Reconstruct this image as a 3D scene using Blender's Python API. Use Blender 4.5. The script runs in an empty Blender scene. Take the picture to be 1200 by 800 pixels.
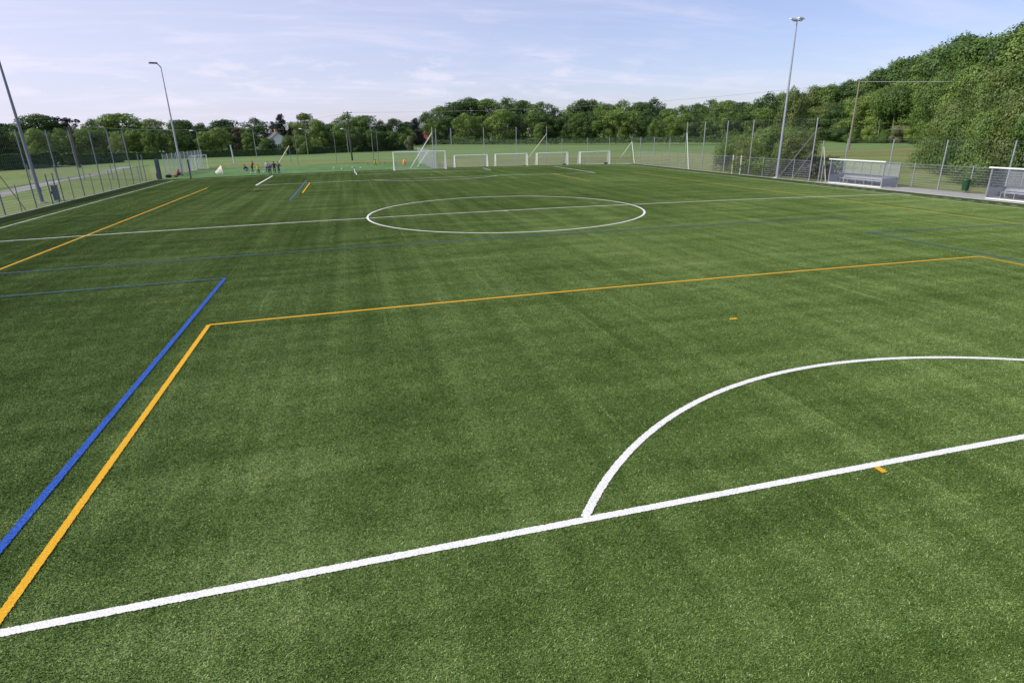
import bpy, bmesh, math, random
from mathutils import Vector, Matrix, noise
import numpy as np
R = math.radians
random.seed(7)
sc = bpy.context.scene
C = sc.collection

# ------------------------------------------------------------------ camera
CAM = Vector((-9.9705, -39.0666, 5.08)); F = 686.995
PITCH, YAW, ROLL = 0.34467, 0.25571, -0.01856
_fw = Vector((math.sin(YAW)*math.cos(PITCH), math.cos(YAW)*math.cos(PITCH), -math.sin(PITCH)))
_rt = Vector((math.cos(YAW), -math.sin(YAW), 0)); _up = _rt.cross(_fw)
_r2 = _rt*math.cos(ROLL)+_up*math.sin(ROLL); _u2 = -_rt*math.sin(ROLL)+_up*math.cos(ROLL)
cd = bpy.data.cameras.new('camera'); cam = bpy.data.objects.new('camera', cd); C.objects.link(cam)
cd.sensor_width = 36; cd.lens = 36*F/1200; cd.clip_start = .1; cd.clip_end = 6000
M3 = Matrix((_r2, _u2, -_fw)).transposed().to_4x4(); M3.translation = CAM
cam.matrix_world = M3
sc.camera = cam

# ------------------------------------------------------------------ light
SUN_EL = R(40); SUN_AZ = R(-91)          # azimuth clockwise from +Y : the sun stands left of the pitch
w = bpy.data.worlds.new('World'); sc.world = w; w.use_nodes = True
nt = w.node_tree; nt.nodes.clear()
def N(t, **k):
    n = nt.nodes.new(t)
    for a, b in k.items(): setattr(n, a, b)
    return n
L = lambda a, b: nt.links.new(a, b)
out = N('ShaderNodeOutputWorld'); bg = N('ShaderNodeBackground'); bg.inputs[1].default_value = .122
sky = N('ShaderNodeTexSky', sky_type='NISHITA'); sky.sun_disc = False
sky.sun_elevation = SUN_EL; sky.sun_rotation = SUN_AZ % (2*math.pi)
sky.altitude = 450; sky.air_density = 1.0; sky.dust_density = 1.0; sky.ozone_density = 2.5
tc = N('ShaderNodeTexCoord'); sep = N('ShaderNodeSeparateXYZ'); L(tc.outputs['Generated'], sep.inputs[0])
def math_(op, a, b=None, c=None):
    n = N('ShaderNodeMath', operation=op)
    for i, v in enumerate((a, b, c)):
        if v is None: continue
        if isinstance(v, (int, float)): n.inputs[i].default_value = v
        else: L(v, n.inputs[i])
    return n.outputs[0]
zc = math_('MAXIMUM', sep.outputs[2], 0.0)
den = math_('ADD', zc, .12)
px_ = math_('DIVIDE', sep.outputs[0], den); py_ = math_('DIVIDE', sep.outputs[1], den)
cmb = N('ShaderNodeCombineXYZ'); L(px_, cmb.inputs[0]); L(py_, cmb.inputs[1])
def wnoise(vec, scale, detail, rough, dist=0, lo=.45, hi=.7, rot=0, sc3=(1, 1, 1)):
    mp = N('ShaderNodeMapping'); mp.inputs['Rotation'].default_value = (0, 0, rot); mp.inputs['Scale'].default_value = sc3
    L(vec, mp.inputs[0])
    n = N('ShaderNodeTexNoise'); n.inputs['Scale'].default_value = scale; n.inputs['Detail'].default_value = detail
    n.inputs['Roughness'].default_value = rough; n.inputs['Distortion'].default_value = dist; L(mp.outputs[0], n.inputs[0])
    mr = N('ShaderNodeMapRange'); mr.interpolation_type = 'SMOOTHSTEP'
    mr.inputs[1].default_value = lo; mr.inputs[2].default_value = hi; L(n.outputs[0], mr.inputs[0]); return mr.outputs[0]
c1 = wnoise(cmb.outputs[0], .55, 7, .6, .9, .42, .78, R(35), (1, 2.6, 1))      # thin streaky cirrus
c2 = wnoise(cmb.outputs[0], 1.6, 6, .62, .4, .50, .80, R(20), (1, 1.5, 1))
# low bank of small cumulus just above the horizon
az = math_('ARCTAN2', sep.outputs[0], sep.outputs[1])
cm2 = N('ShaderNodeCombineXYZ'); L(math_('MULTIPLY', az, 7.0), cm2.inputs[0]); L(math_('MULTIPLY', sep.outputs[2], 26.0), cm2.inputs[1])
c3 = wnoise(cm2.outputs[0], 1.5, 6, .58, .2, .50, .66)
band = N('ShaderNodeMapRange'); band.interpolation_type = 'SMOOTHSTEP'
band.inputs[1].default_value = .030; band.inputs[2].default_value = .055; L(sep.outputs[2], band.inputs[0])
band2 = N('ShaderNodeMapRange'); band2.interpolation_type = 'SMOOTHSTEP'
band2.inputs[1].default_value = .085; band2.inputs[2].default_value = .13; band2.inputs[3].default_value = 1; band2.inputs[4].default_value = 0
L(sep.outputs[2], band2.inputs[0])
azl = N('ShaderNodeMapRange'); azl.interpolation_type = 'SMOOTHSTEP'; azl.inputs[1].default_value = .75; azl.inputs[2].default_value = .2
azl.inputs[3].default_value = 0.15; azl.inputs[4].default_value = 1; L(az, azl.inputs[0])
c3m = math_('MULTIPLY', math_('MULTIPLY', math_('MULTIPLY', c3, band.outputs[0]), band2.outputs[0]), azl.outputs[0])
# veil of thin high cloud, denser towards the left (towards the sun)
veil = N('ShaderNodeMapRange'); veil.interpolation_type = 'SMOOTHSTEP'; veil.inputs[1].default_value = .9; veil.inputs[2].default_value = -.7
veil.inputs[3].default_value = .22; veil.inputs[4].default_value = .95; L(az, veil.inputs[0])
cov = math_('ADD', math_('MULTIPLY', c1, .34), math_('MULTIPLY', c2, .22))
cov = math_('ADD', cov, math_('MULTIPLY', veil.outputs[0], .75))
cov = math_('MINIMUM', cov, .86)
tint = N('ShaderNodeMix', data_type='RGBA', blend_type='MULTIPLY'); tint.inputs[0].default_value = 1
L(sky.outputs[0], tint.inputs[6]); tint.inputs[7].default_value = (1.06, 1.02, 1.24, 1)
mx = N('ShaderNodeMix', data_type='RGBA'); L(cov, mx.inputs[0]); L(tint.outputs[2], mx.inputs[6]); mx.inputs[7].default_value = (6.95, 6.85, 8.4, 1)
mx2 = N('ShaderNodeMix', data_type='RGBA'); L(math_('MULTIPLY', c3m, .42), mx2.inputs[0]); L(mx.outputs[2], mx2.inputs[6]); mx2.inputs[7].default_value = (8.2, 7.6, 8.5, 1)
L(mx2.outputs[2], bg.inputs[0]); L(bg.outputs[0], out.inputs[0])
sl = bpy.data.lights.new('sun', 'SUN'); sl.energy = 4.5; sl.angle = R(.6); sl.color = (1, .94, .84)
so = bpy.data.objects.new('sun', sl); C.objects.link(so)
sd = Vector((math.sin(SUN_AZ)*math.cos(SUN_EL), math.cos(SUN_AZ)*math.cos(SUN_EL), math.sin(SUN_EL)))
so.rotation_euler = sd.to_track_quat('Z', 'Y').to_euler(); so.location = sd*80
sc.view_settings.view_transform = 'Standard'; sc.view_settings.look = 'None'
sc.view_settings.exposure = 0.0; sc.view_settings.gamma = 1
sc.cycles.max_bounces = 6; sc.cycles.transparent_max_bounces = 16

BLADES = True
# ------------------------------------------------------------------ helpers
EDGE = -.33
def camber(x):
    return -.3*(min(abs(x), 35.6)/32)**2
def terr(x, y):
    z = -.38
    if y > 100: z += (y-100)*.0115
    if y > 320: z -= (y-320)*.0085
    if x > 105: z += (min(x, 165)-105)*.031
    return z
def project(v):
    d = Vector(v)-CAM; k = d.dot(_fw)
    return 600+F*d.dot(_r2)/k, 400-F*d.dot(_u2)/k
def horizon_dir(px):
    lo, hi = 0, 400
    for _ in range(30):
        m = (lo+hi)/2; d = _fw+_r2*((px-600)/F)+_u2*((400-m)/F)
        if d.z < 0: hi = m
        else: lo = m
    return Vector((d.x, d.y, 0)).normalized()
def spot(px, D):
    """ground point seen in column px at horizontal distance D from the camera"""
    p = CAM+horizon_dir(px)*D
    return Vector((p.x, p.y, terr(p.x, p.y)))
def height_for(p, top):
    lo, hi = 0, 60
    for _ in range(30):
        m = (lo+hi)/2
        if project(p+Vector((0, 0, m)))[1] > top: lo = m
        else: hi = m
    return m

def mat(name, col, rough=.6, metal=0, nscale=0, namp=.15, col2=None, bump=0, spec=.5, detail=3, stretch=None):
    m = bpy.data.materials.new(name); m.use_nodes = True
    t = m.node_tree; b = t.nodes['Principled BSDF']
    b.inputs['Roughness'].default_value = rough; b.inputs['Metallic'].default_value = metal
    b.inputs['Specular IOR Level'].default_value = spec
    b.inputs['Base Color'].default_value = (*col, 1)
    if nscale:
        tcn = t.nodes.new('ShaderNodeTexCoord'); mp = t.nodes.new('ShaderNodeMapping'); t.links.new(tcn.outputs['Object'], mp.inputs[0])
        if stretch: mp.inputs['Scale'].default_value = stretch
        n = t.nodes.new('ShaderNodeTexNoise'); n.inputs['Scale'].default_value = nscale; n.inputs['Detail'].default_value = detail
        t.links.new(mp.outputs[0], n.inputs[0])
        cr = t.nodes.new('ShaderNodeValToRGB'); cr.color_ramp.elements[0].position = .3; cr.color_ramp.elements[1].position = .7
        c2_ = col2 or tuple(min(1, c*(1+namp)) for c in col)
        cr.color_ramp.elements[0].color = (*[c*(1-namp) for c in col], 1) if not col2 else (*col, 1)
        cr.color_ramp.elements[1].color = (*c2_, 1)
        t.links.new(n.outputs[0], cr.inputs[0]); t.links.new(cr.outputs[0], b.inputs['Base Color'])
        if bump:
            bp = t.nodes.new('ShaderNodeBump'); bp.inputs['Strength'].default_value = bump; bp.inputs['Distance'].default_value = .02
            t.links.new(n.outputs[0], bp.inputs['Height']); t.links.new(bp.outputs[0], b.inputs['Normal'])
    return m

class MB:
    def __init__(s): s.v = []; s.f = []; s.m = []
    def quad(s, a, b, c, d, mi=0):
        n = len(s.v); s.v += [tuple(a), tuple(b), tuple(c), tuple(d)]; s.f.append((n, n+1, n+2, n+3)); s.m.append(mi)
    def box(s, c, size, rz=0, mi=0):
        hx, hy, hz = [q/2 for q in size]; n = len(s.v); cr, sr = math.cos(rz), math.sin(rz)
        for dz in (-hz, hz):
            for dx, dy in ((-hx, -hy), (hx, -hy), (hx, hy), (-hx, hy)):
                s.v.append((c[0]+dx*cr-dy*sr, c[1]+dx*sr+dy*cr, c[2]+dz))
        for f in ((0, 3, 2, 1), (4, 5, 6, 7), (0, 1, 5, 4), (1, 2, 6, 5), (2, 3, 7, 6), (3, 0, 4, 7)):
            s.f.append(tuple(n+i for i in f)); s.m.append(mi)
    def tube(s, p0, p1, r0, r1=None, n=8, caps=True, mi=0):
        p0, p1 = Vector(p0), Vector(p1); r1 = r0 if r1 is None else r1
        d = (p1-p0).normalized(); a = d.orthogonal().normalized(); b = d.cross(a); k = len(s.v)
        for p, r in ((p0, r0), (p1, r1)):
            for i in range(n):
                t = 2*math.pi*i/n; s.v.append(tuple(p+a*(r*math.cos(t))+b*(r*math.sin(t))))
        for i in range(n):
            j = (i+1) % n; s.f.append((k+i, k+j, k+n+j, k+n+i)); s.m.append(mi)
        if caps:
            s.f.append(tuple(k+i for i in reversed(range(n)))); s.m.append(mi)
            s.f.append(tuple(k+n+i for i in range(n))); s.m.append(mi)
    def path(s, pts, r, n=6, mi=0):
        for a, b in zip(pts, pts[1:]): s.tube(a, b, r, n=n, mi=mi)
    def ball(s, c, r, nu=12, nv=8, sc_=(1, 1, 1), mi=0):
        k = len(s.v)
        for i in range(nv+1):
            th = math.pi*i/nv
            for j in range(nu):
                ph = 2*math.pi*j/nu
                s.v.append((c[0]+r*sc_[0]*math.sin(th)*math.cos(ph), c[1]+r*sc_[1]*math.sin(th)*math.sin(ph), c[2]+r*sc_[2]*math.cos(th)))
        for i in range(nv):
            for j in range(nu):
                j2 = (j+1) % nu; s.f.append((k+i*nu+j, k+(i+1)*nu+j, k+(i+1)*nu+j2, k+i*nu+j2)); s.m.append(mi)
    def build(s, name, m, parent=None, smooth=False, loc=None):
        me = bpy.data.meshes.new(name); me.from_pydata(s.v, [], s.f)
        ms = m if isinstance(m, (list, tuple)) else [m]
        for q in ms: me.materials.append(q)
        if len(ms) > 1: me.polygons.foreach_set('material_index', s.m)
        if smooth: me.polygons.foreach_set('use_smooth', [True]*len(me.polygons))
        me.update()
        o = bpy.data.objects.new(name, me); C.objects.link(o)
        if parent: o.parent = parent
        if loc is not None: o.location = loc
        return o
def tag(o, label=None, cat=None, group=None, kind=None):
    if label: o['label'] = label
    if cat: o['category'] = cat
    if group: o['group'] = group
    if kind: o['kind'] = kind
    return o
def thing(name, label, cat, loc=(0, 0, 0), rz=0, group=None):
    o = bpy.data.objects.new(name, None); C.objects.link(o); o.location = loc; o.rotation_euler = (0, 0, rz)
    o.empty_display_size = .3
    return tag(o, label, cat, group)
def dup(root, loc=None, rz=None, label=None, group=None):
    r = root.copy(); C.objects.link(r)
    if loc is not None: r.location = loc
    if rz is not None: r.rotation_euler = (0, 0, rz)
    if label: r['label'] = label
    if group: r['group'] = group
    for ch in list(root.children):
        c = ch.copy(); C.objects.link(c); c.parent = r
        for g in list(ch.children):
            d = g.copy(); C.objects.link(d); d.parent = c
    return r
def part_copy(src, parent, loc, rz=0, scale=None):
    o = src.copy(); C.objects.link(o); o.parent = parent; o.location = loc; o.rotation_euler = (0, 0, rz)
    if scale: o.scale = scale
    return o

# ------------------------------------------------------------------ ground materials
def ground_mat(name, stops, scales, bumpd=.02, bumps=.6, rough=.9, stripes=None, fine=None, sheen=0, spec=.15, blade=False):
    """stops: list of (pos,colour) driven by a sum of noises at the given (scale, weight, stretch)"""
    m = bpy.data.materials.new(name); m.use_nodes = True; t = m.node_tree; b = t.nodes['Principled BSDF']
    b.inputs['Roughness'].default_value = rough; b.inputs['Specular IOR Level'].default_value = spec
    b.inputs['Sheen Weight'].default_value = sheen; b.inputs['Sheen Roughness'].default_value = .5
    b.inputs['Sheen Tint'].default_value = (.7, .9, .5, 1)
    g = t.nodes.new('ShaderNodeNewGeometry'); acc = None; last = None
    for s_, w_, st, det in scales:
        mp = t.nodes.new('ShaderNodeMapping'); mp.inputs['Scale'].default_value = st; t.links.new(g.outputs['Position'], mp.inputs[0])
        mp.inputs['Location'].default_value = (s_*3.1 % 7, s_*1.7 % 5, 0)
        n = t.nodes.new('ShaderNodeTexNoise'); n.inputs['Scale'].default_value = s_; n.inputs['Detail'].default_value = det; n.inputs['Roughness'].default_value = .6
        t.links.new(mp.outputs[0], n.inputs[0])
        a = t.nodes.new('ShaderNodeMath'); a.operation = 'MULTIPLY_ADD'; a.inputs[1].default_value = w_
        sb = t.nodes.new('ShaderNodeMath'); sb.operation = 'SUBTRACT'; t.links.new(n.outputs[0], sb.inputs[0]); sb.inputs[1].default_value = .5
        t.links.new(sb.outputs[0], a.inputs[0])
        if acc is None: a.inputs[2].default_value = .5
        else: t.links.new(acc, a.inputs[2])
        acc = a.outputs[0]; last = n
    if stripes:       # light seams where the turf rolls meet, running in depth
        sx = t.nodes.new('ShaderNodeSeparateXYZ'); t.links.new(g.outputs['Position'], sx.inputs[0])
        nz = t.nodes.new('ShaderNodeTexNoise'); nz.inputs['Scale'].default_value = .35; t.links.new(g.outputs['Position'], nz.inputs[0])
        def mm(op, a_, b_=None, c_=None):
            q = t.nodes.new('ShaderNodeMath'); q.operation = op
            for i_, v_ in enumerate((a_, b_, c_)):
                if v_ is None: continue
                if isinstance(v_, (int, float)): q.inputs[i_].default_value = v_
                else: t.links.new(v_, q.inputs[i_])
            return q.outputs[0]
        wob = mm('MULTIPLY_ADD', nz.outputs[0], .25, sx.outputs[0])
        fr = mm('PINGPONG', wob, stripes/2); ln_ = mm('LESS_THAN', fr, .035)
        msk = mm('SMOOTH_MIN', mm('MAXIMUM', mm('MULTIPLY', mm('SUBTRACT', nz.outputs[0], .46), 5), 0), 1, .1)
        acc = mm('MULTIPLY_ADD', mm('MULTIPLY', ln_, msk), .13, acc)
    if blade:
        at = t.nodes.new('ShaderNodeAttribute'); at.attribute_name = 'tone'
        q = t.nodes.new('ShaderNodeMath'); q.operation = 'MULTIPLY_ADD'; q.inputs[1].default_value = blade; t.links.new(at.outputs['Fac'], q.inputs[0]); t.links.new(acc, q.inputs[2]); acc = q.outputs[0]
    cr = t.nodes.new('ShaderNodeValToRGB'); e = cr.color_ramp.elements
    while len(e) < len(stops): e.new(.5)
    for k, (p_, c_) in enumerate(stops): e[k].position = p_; e[k].color = (*c_, 1)
    t.links.new(acc, cr.inputs[0]); t.links.new(cr.outputs[0], b.inputs['Base Color'])
    bp = t.nodes.new('ShaderNodeBump'); bp.inputs['Strength'].default_value = bumps; bp.inputs['Distance'].default_value = bumpd
    t.links.new(last.outputs[0], bp.inputs['Height']); t.links.new(bp.outputs[0], b.inputs['Normal'])
    return m
one = (1, 1, 1)
TURF_NOISE = [(.9, .42, (1.6, .035, 1), 3), (.055, .50, (1, .6, 1), 3), (.22, .30, (3.0, .3, 1), 3), (.5, .52, (.22, 1.9, 1), 4), (1.3, .24, one, 4), (6, .22, one, 3)]
FINE = [(34, .8, one, 2), (75, .9, one, 2)]
TURF_RAMP = [(.05, (.017, .038, .006)), (.36, (.068, .121, .023)), (.62, (.142, .220, .057)), (.95, (.36, .45, .18))]
MARG_RAMP = [(.05, (.012, .025, .006)), (.4, (.040, .075, .017)), (.65, (.066, .11, .030)), (.95, (.14, .20, .075))]
turf_m = ground_mat('turf', TURF_RAMP, TURF_NOISE+FINE, bumpd=.02, bumps=.9, stripes=1.85)
margin_m = ground_mat('turf_margin', MARG_RAMP, TURF_NOISE+FINE, bumpd=.02, bumps=.9)
blade_m = ground_mat('turf_blades', TURF_RAMP, TURF_NOISE, bumps=0, stripes=1.85, blade=.58, rough=.65, spec=.12)
blade_mm = ground_mat('turf_blades_margin', MARG_RAMP, TURF_NOISE, bumps=0, blade=.5, rough=.6, spec=.25)
train_m = ground_mat('training_turf', [(.2, (.04, .10, .025)), (.5, (.085, .175, .045)), (.8, (.14, .24, .08))], [(.12, .6, (1, .6, 1), 3), (.8, .5, one, 3), (12, .8, one, 3)])
rough_m = ground_mat('rough_grass', [(.2, (.07, .10, .022)), (.42, (.12, .165, .042)), (.58, (.17, .195, .065)), (.8, (.23, .22, .10))], [(.04, .8, (1, 2.5, 1), 4), (.2, .6, (1, 2, 1), 4), (2, .6, one, 4), (14, .7, one, 3)], bumpd=.08)
dry_m = ground_mat('dry_grass', [(.2, (.13, .15, .045)), (.5, (.19, .175, .075)), (.8, (.25, .20, .115))], [(.05, .8, (1, 4, 1), 4), (.5, .5, (1, 2, 1), 4), (5, .6, one, 3)], bumpd=.08)
crop_m = ground_mat('crop', [(.15, (.055, .10, .03)), (.5, (.12, .19, .062)), (.85, (.18, .25, .095))], [(.02, .6, (1, 3, 1), 4), (.15, .35, (.3, 4, 1), 4), (1.5, .4, one, 4), (8, .5, one, 3)], bumpd=.08)
meadow_m = ground_mat('meadow', [(.15, (.085, .13, .03)), (.45, (.135, .185, .055)), (.75, (.20, .235, .095)), (.95, (.26, .25, .15))], [(.03, .7, one, 4), (.3, .5, one, 4), (2.5, .5, one, 4), (14, .6, one, 3)], bumpd=.06)
lush_m = ground_mat('lush_meadow', [(.15, (.10, .16, .022)), (.5, (.15, .225, .03)), (.85, (.22, .29, .06))], [(.04, .6, (1, 3, 1), 4), (.5, .5, one, 4), (6, .5, one, 3)], bumpd=.06)
path_m = ground_mat('path_gravel', [(.2, (.17, .17, .16)), (.5, (.25, .25, .24)), (.85, (.34, .33, .31))], [(.3, .4, one, 3), (3, .4, one, 3), (30, .7, one, 2)], bumpd=.01)
conc_m = ground_mat('concrete_slabs', [(.2, (.22, .22, .215)), (.5, (.30, .30, .29)), (.85, (.38, .38, .37))], [(.5, .5, one, 3), (4, .5, one, 3), (40, .5, one, 2)], bumpd=.004)

def grid(name, m, xs, ys, zf):
    v = [(x, y, zf(x, y)) for y in ys for x in xs]; nx = len(xs)
    f = [(j*nx+i, j*nx+i+1, (j+1)*nx+i+1, (j+1)*nx+i) for j in range(len(ys)-1) for i in range(nx-1)]
    me = bpy.data.meshes.new(name); me.from_pydata(v, [], f); me.materials.append(m)
    o = bpy.data.objects.new(name, me); C.objects.link(o); return tag(o, kind='structure')
def lin(a, b, n): return [a+(b-a)*i/n for i in range(n+1)]
cz = lambda x, y: camber(x)
PXL, PXR, PY0, PY1 = -35.5, 35.3, -56.0, 52.4
grid('football_turf', turf_m, lin(-33.4, 33.4, 66), lin(PY0, PY1, 40), cz)
grid('turf_margin_strip', margin_m, lin(PXL, -33.4, 3), lin(PY0, PY1, 10), cz)
grid('turf_margin_strip', margin_m, lin(33.4, PXR, 3), lin(PY0, PY1, 10), cz)
tz = terr
BIG = [-1400, -700, -350]
def sheet(name, m, x0, x1, y0, y1, z=None): return grid(name, m, lin(x0, x1, 4), lin(y0, y1, 4), z or tz)
ZT = lambda x, y: -.38
sheet('meadow', meadow_m, -1500, -35.6, -300, 100)
YB = lambda x: 96-.2037*(x+9)            # edge of the field of crops, slanting towards the right
def band(name, m, xs, y0, y1, n):
    v = []; nx = len(xs)
    for k in range(n+1):
        for x in xs:
            a = y0(x) if callable(y0) else y0; b_ = y1(x) if callable(y1) else y1; y = a+(b_-a)*k/n; v.append((x, y, terr(x, y)))
    f = [(k*nx+i, k*nx+i+1, (k+1)*nx+i+1, (k+1)*nx+i) for k in range(n) for i in range(nx-1)]
    me = bpy.data.meshes.new(name); me.from_pydata(v, [], f); me.materials.append(m); o = bpy.data.objects.new(name, me); C.objects.link(o); return tag(o, kind='structure')
XA = [-35.6, -15, 3.2]; XB = [3.2, 20, 35.4, 38.6, 45, 70, 105, 165, 300, 500, 1500]
DW = lambda x: YB(x)-(5 if x < 4 else min(8, 5+(x-4)*.06))
band('crop_field', crop_m, XA+XB[1:], YB, 320, 60)
band('dry_grass_strip', dry_m, XA+XB[1:], DW, YB, 1)
band('rough_grass', rough_m, XA, 84, DW, 1); band('rough_grass', rough_m, XB[:3], 54.6, DW, 1); band('rough_grass', rough_m, XB[2:4], 12.6, DW, 1)
band('rough_grass', rough_m, XB[3:], -300, DW, 1)
sheet('rough_grass', rough_m, 35.4, 38.6, -300, -16)
sheet('meadow', meadow_m, -35.6, 35.4, -300, PY0)
sheet('training_turf', train_m, -35.6, 3.2, 52.56, 84)
sheet('lush_meadow', lush_m, -1500, -88, 100, 320); sheet('crop_field', crop_m, -88, -35.6, 100, 320)
sheet('distant_ground', lush_m, -1500, 1500, 320, 420); grid('distant_ground', lush_m, lin(-4000, 4000, 4), [420, 3000], lambda x, y: terr(0, 420))
# paved strip behind the far goal line and beside the benches, kerbs
sheet('paved_strip', conc_m, 3.2, 35.4, 52.56, 54.6, lambda x, y: -.35)
sheet('paved_strip', conc_m, 35.46, 38.6, -16, 12.6, lambda x, y: -.35)
kerb_m = mat('kerb_concrete', (.50, .49, .46), .85, nscale=6, namp=.15)
for (x0, x1, y0, y1) in ((-35.6, -35.5, PY0, 52.4), (35.3, 35.4, PY0, 52.4), (-35.6, 35.4, 52.4, 52.5)):
    k = MB()
    if y1-y0 > 5: n = 54; [k.box(((x0+x1)/2, y0+(y1-y0)*(i+.5)/n, -.41), (x1-x0, (y1-y0)/n-.012, .14)) for i in range(n)]
    else: n = 36; [k.box((x0+(x1-x0)*(i+.5)/n, (y0+y1)/2, -.41+.01), ((x1-x0)/n-.012, y1-y0, .14)) for i in range(n)]
    tag(k.build('kerb', kerb_m), kind='structure')
k = MB(); k.box((-35.55, 52.45, -.41), (.08, .08, .12)); 
# gravel path outside the left fence
pts = [(-42.5, -60), (-44, 0), (-46.2, 37), (-49.3, 57), (-50.2, 81), (-53, 99.9)]
pv = []; pf = []
for i, (x, y) in enumerate(pts): pv += [(x-1.2, y, -.374), (x+1.2, y, -.374)]
pf = [(2*i, 2*i+1, 2*i+3, 2*i+2) for i in range(len(pts)-1)]
me = bpy.data.meshes.new('path'); me.from_pydata(pv, [], pf); me.materials.append(path_m); o = bpy.data.objects.new('path', me); C.objects.link(o); tag(o, kind='structure')

# ------------------------------------------------------------------ pitch markings
def line_mat(name, col, dark, lo=.32, hi=.62):
    m = bpy.data.materials.new(name); m.use_nodes = True; t = m.node_tree; b = t.nodes['Principled BSDF']
    b.inputs['Roughness'].default_value = .8; b.inputs['Specular IOR Level'].default_value = .2
    g = t.nodes.new('ShaderNodeNewGeometry')
    n = t.nodes.new('ShaderNodeTexNoise'); n.inputs['Scale'].default_value = 55; n.inputs['Detail'].default_value = 3; t.links.new(g.outputs['Position'], n.inputs[0])
    cr = t.nodes.new('ShaderNodeValToRGB'); cr.color_ramp.elements[0].position = lo; cr.color_ramp.elements[1].position = hi
    cr.color_ramp.elements[0].color = (*dark, 1); cr.color_ramp.elements[1].color = (*col, 1)
    t.links.new(n.outputs[0], cr.inputs[0]); t.links.new(cr.outputs[0], b.inputs['Base Color'])
    bp = t.nodes.new('ShaderNodeBump'); bp.inputs['Strength'].default_value = .5; bp.inputs['Distance'].default_value = .01
    t.links.new(n.outputs[0], bp.inputs['Height']); t.links.new(bp.outputs[0], b.inputs['Normal']); return m
white_l = line_mat('white_line', (.80, .80, .80), (.52, .54, .50))
pale_l = line_mat('pale_line', (.52, .57, .42), (.20, .26, .13))
orange_l = line_mat('orange_line', (.71, .40, .018), (.47, .235, .011))
gold_l = line_mat('worn_gold_line', (.58, .44, .05), (.30, .26, .035))
blue_l = line_mat('blue_line', (.025, .115, .48), (.008, .030, .20), .38, .62)
dull_blue_l = line_mat('worn_blue_line', (.045, .11, .20), (.035, .08, .06))
PILE = .0125
def strip(pts, wd, m, name, lift, fuzz=.0042, step=None):
    v = []; f = []
    P = []
    for (a, b) in zip(pts, pts[1:]):
        a, b = Vector(a), Vector(b); ln = (b-a).length
        dm = min((Vector((a.x, a.y))-Vector((CAM.x, CAM.y))).length, (Vector((b.x, b.y))-Vector((CAM.x, CAM.y))).length)
        st = step or (.016 if dm < 30 or abs(a.y-b.y) > 12 and b.y < 0 else .4)
        n = max(1, int(ln/st))
        for i in range(n): P.append(a.lerp(b, i/n))
    P.append(Vector(pts[-1]))
    for i, p in enumerate(P):
        q0 = P[max(0, i-1)]; q1 = P[min(len(P)-1, i+1)]; t = (q1-q0).normalized(); nn = Vector((-t.y, t.x))
        for s in (-1, 1):
            e = p+nn*(s*(wd/2+random.gauss(0, fuzz))); v.append((e.x, e.y, camber(e.x)+lift*.3+PILE))
    f = [(2*i, 2*i+2, 2*i+3, 2*i+1) for i in range(len(P)-1)]
    me = bpy.data.meshes.new(name); me.from_pydata(v, [], f); me.materials.append(m)
    o = bpy.data.objects.new(name, me); C.objects.link(o); return tag(o, kind='structure')
W2, L2 = 32.32, 49.2; PB = 32.73; LW = .12
def xline(y, x0, x1, m, name, lift, wd=LW):
    n = max(1, int(abs(x1-x0)/2)); strip([(x, y) for x in lin(x0, x1, n)], wd, m, name, lift)
def yline(x, y0, y1, m, name, lift, wd=LW):
    n = max(1, int(abs(y1-y0)/4)); strip([(x, y) for y in lin(y0, y1, n)], wd, m, name, lift)
wl = 'white_pitch_line'
yline(-W2, -L2, L2, white_l, wl, .004); yline(W2, -L2, L2, white_l, wl, .004)
xline(L2, -W2, W2, white_l, wl, .008); xline(-L2, -W2, W2, white_l, wl, .008)
xline(0, -W2, W2, white_l, wl, .008, .13)
def arcpts(cx, cy, r, a0, a1, n): return [(cx+r*math.cos(R(a0+(a1-a0)*i/n)), cy+r*math.sin(R(a0+(a1-a0)*i/n))) for i in range(n+1)]
strip(arcpts(0, 0, 9.15, 0, 360, 180), .13, white_l, wl, .012, step=.3)
aa = math.degrees(math.asin(5.5/9.15))
strip(arcpts(0, -38.2, 9.15, aa+.2, 180-aa-.2, 900), .125, white_l, wl, .008, step=.016)
strip(arcpts(0, 38.2, 9.15, 180+aa, 360-aa, 60), .13, white_l, wl, .012, step=.4)
xline(-PB, -20.16, 20.16, white_l, wl, .012, .125)
yline(-20.1, -L2, -PB, white_l, wl, .016); yline(20.1, -L2, -PB, white_l, wl, .016)
xline(PB, -20.16, 20.16, white_l, wl, .016, .12)
yline(-20.1, PB, L2, white_l, wl, .012, .2); yline(20.1, PB, L2, white_l, wl, .020, .14)
xline(43.7, -9.16, 9.16, white_l, wl, .012); yline(9.1, 43.7, L2, white_l, wl, .016); yline(-9.1, 43.7, L2, white_l, wl, .016)
for x, y in ((0, 0), (0, 38.2)):
    strip([(x-.12, y), (x+.12, y)], .24, white_l, wl, .024, step=.1)
ol = 'orange_pitch_line'
yline(-25, -49, PB, orange_l, ol, .020); yline(25, -49, PB, gold_l, ol, .020)
xline(-21.2, -14.35, 14.35, orange_l, ol, .020, .11); yline(-14.35, -21.2, -49, orange_l, ol, .024, .12); yline(14.35, -21.2, -49, orange_l, ol, .024, .11)
yline(-14.4, 20.4, PB-.1, orange_l, ol, .024, .12); yline(14.4, 20.4, PB-.1, gold_l, ol, .024, .12)
strip([(-.11, -25.5), (.11, -25.5)], .11, orange_l, ol, .028, step=.05); strip([(-2.50, -32.87), (-2.40, -32.87)], .16, orange_l, ol, .020, step=.05)
bl = 'blue_pitch_line'
yline(-15, -14.9, -42, blue_l, bl, .028, .13); yline(15, -14.9, -42, dull_blue_l, bl, .028, .13)
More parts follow.
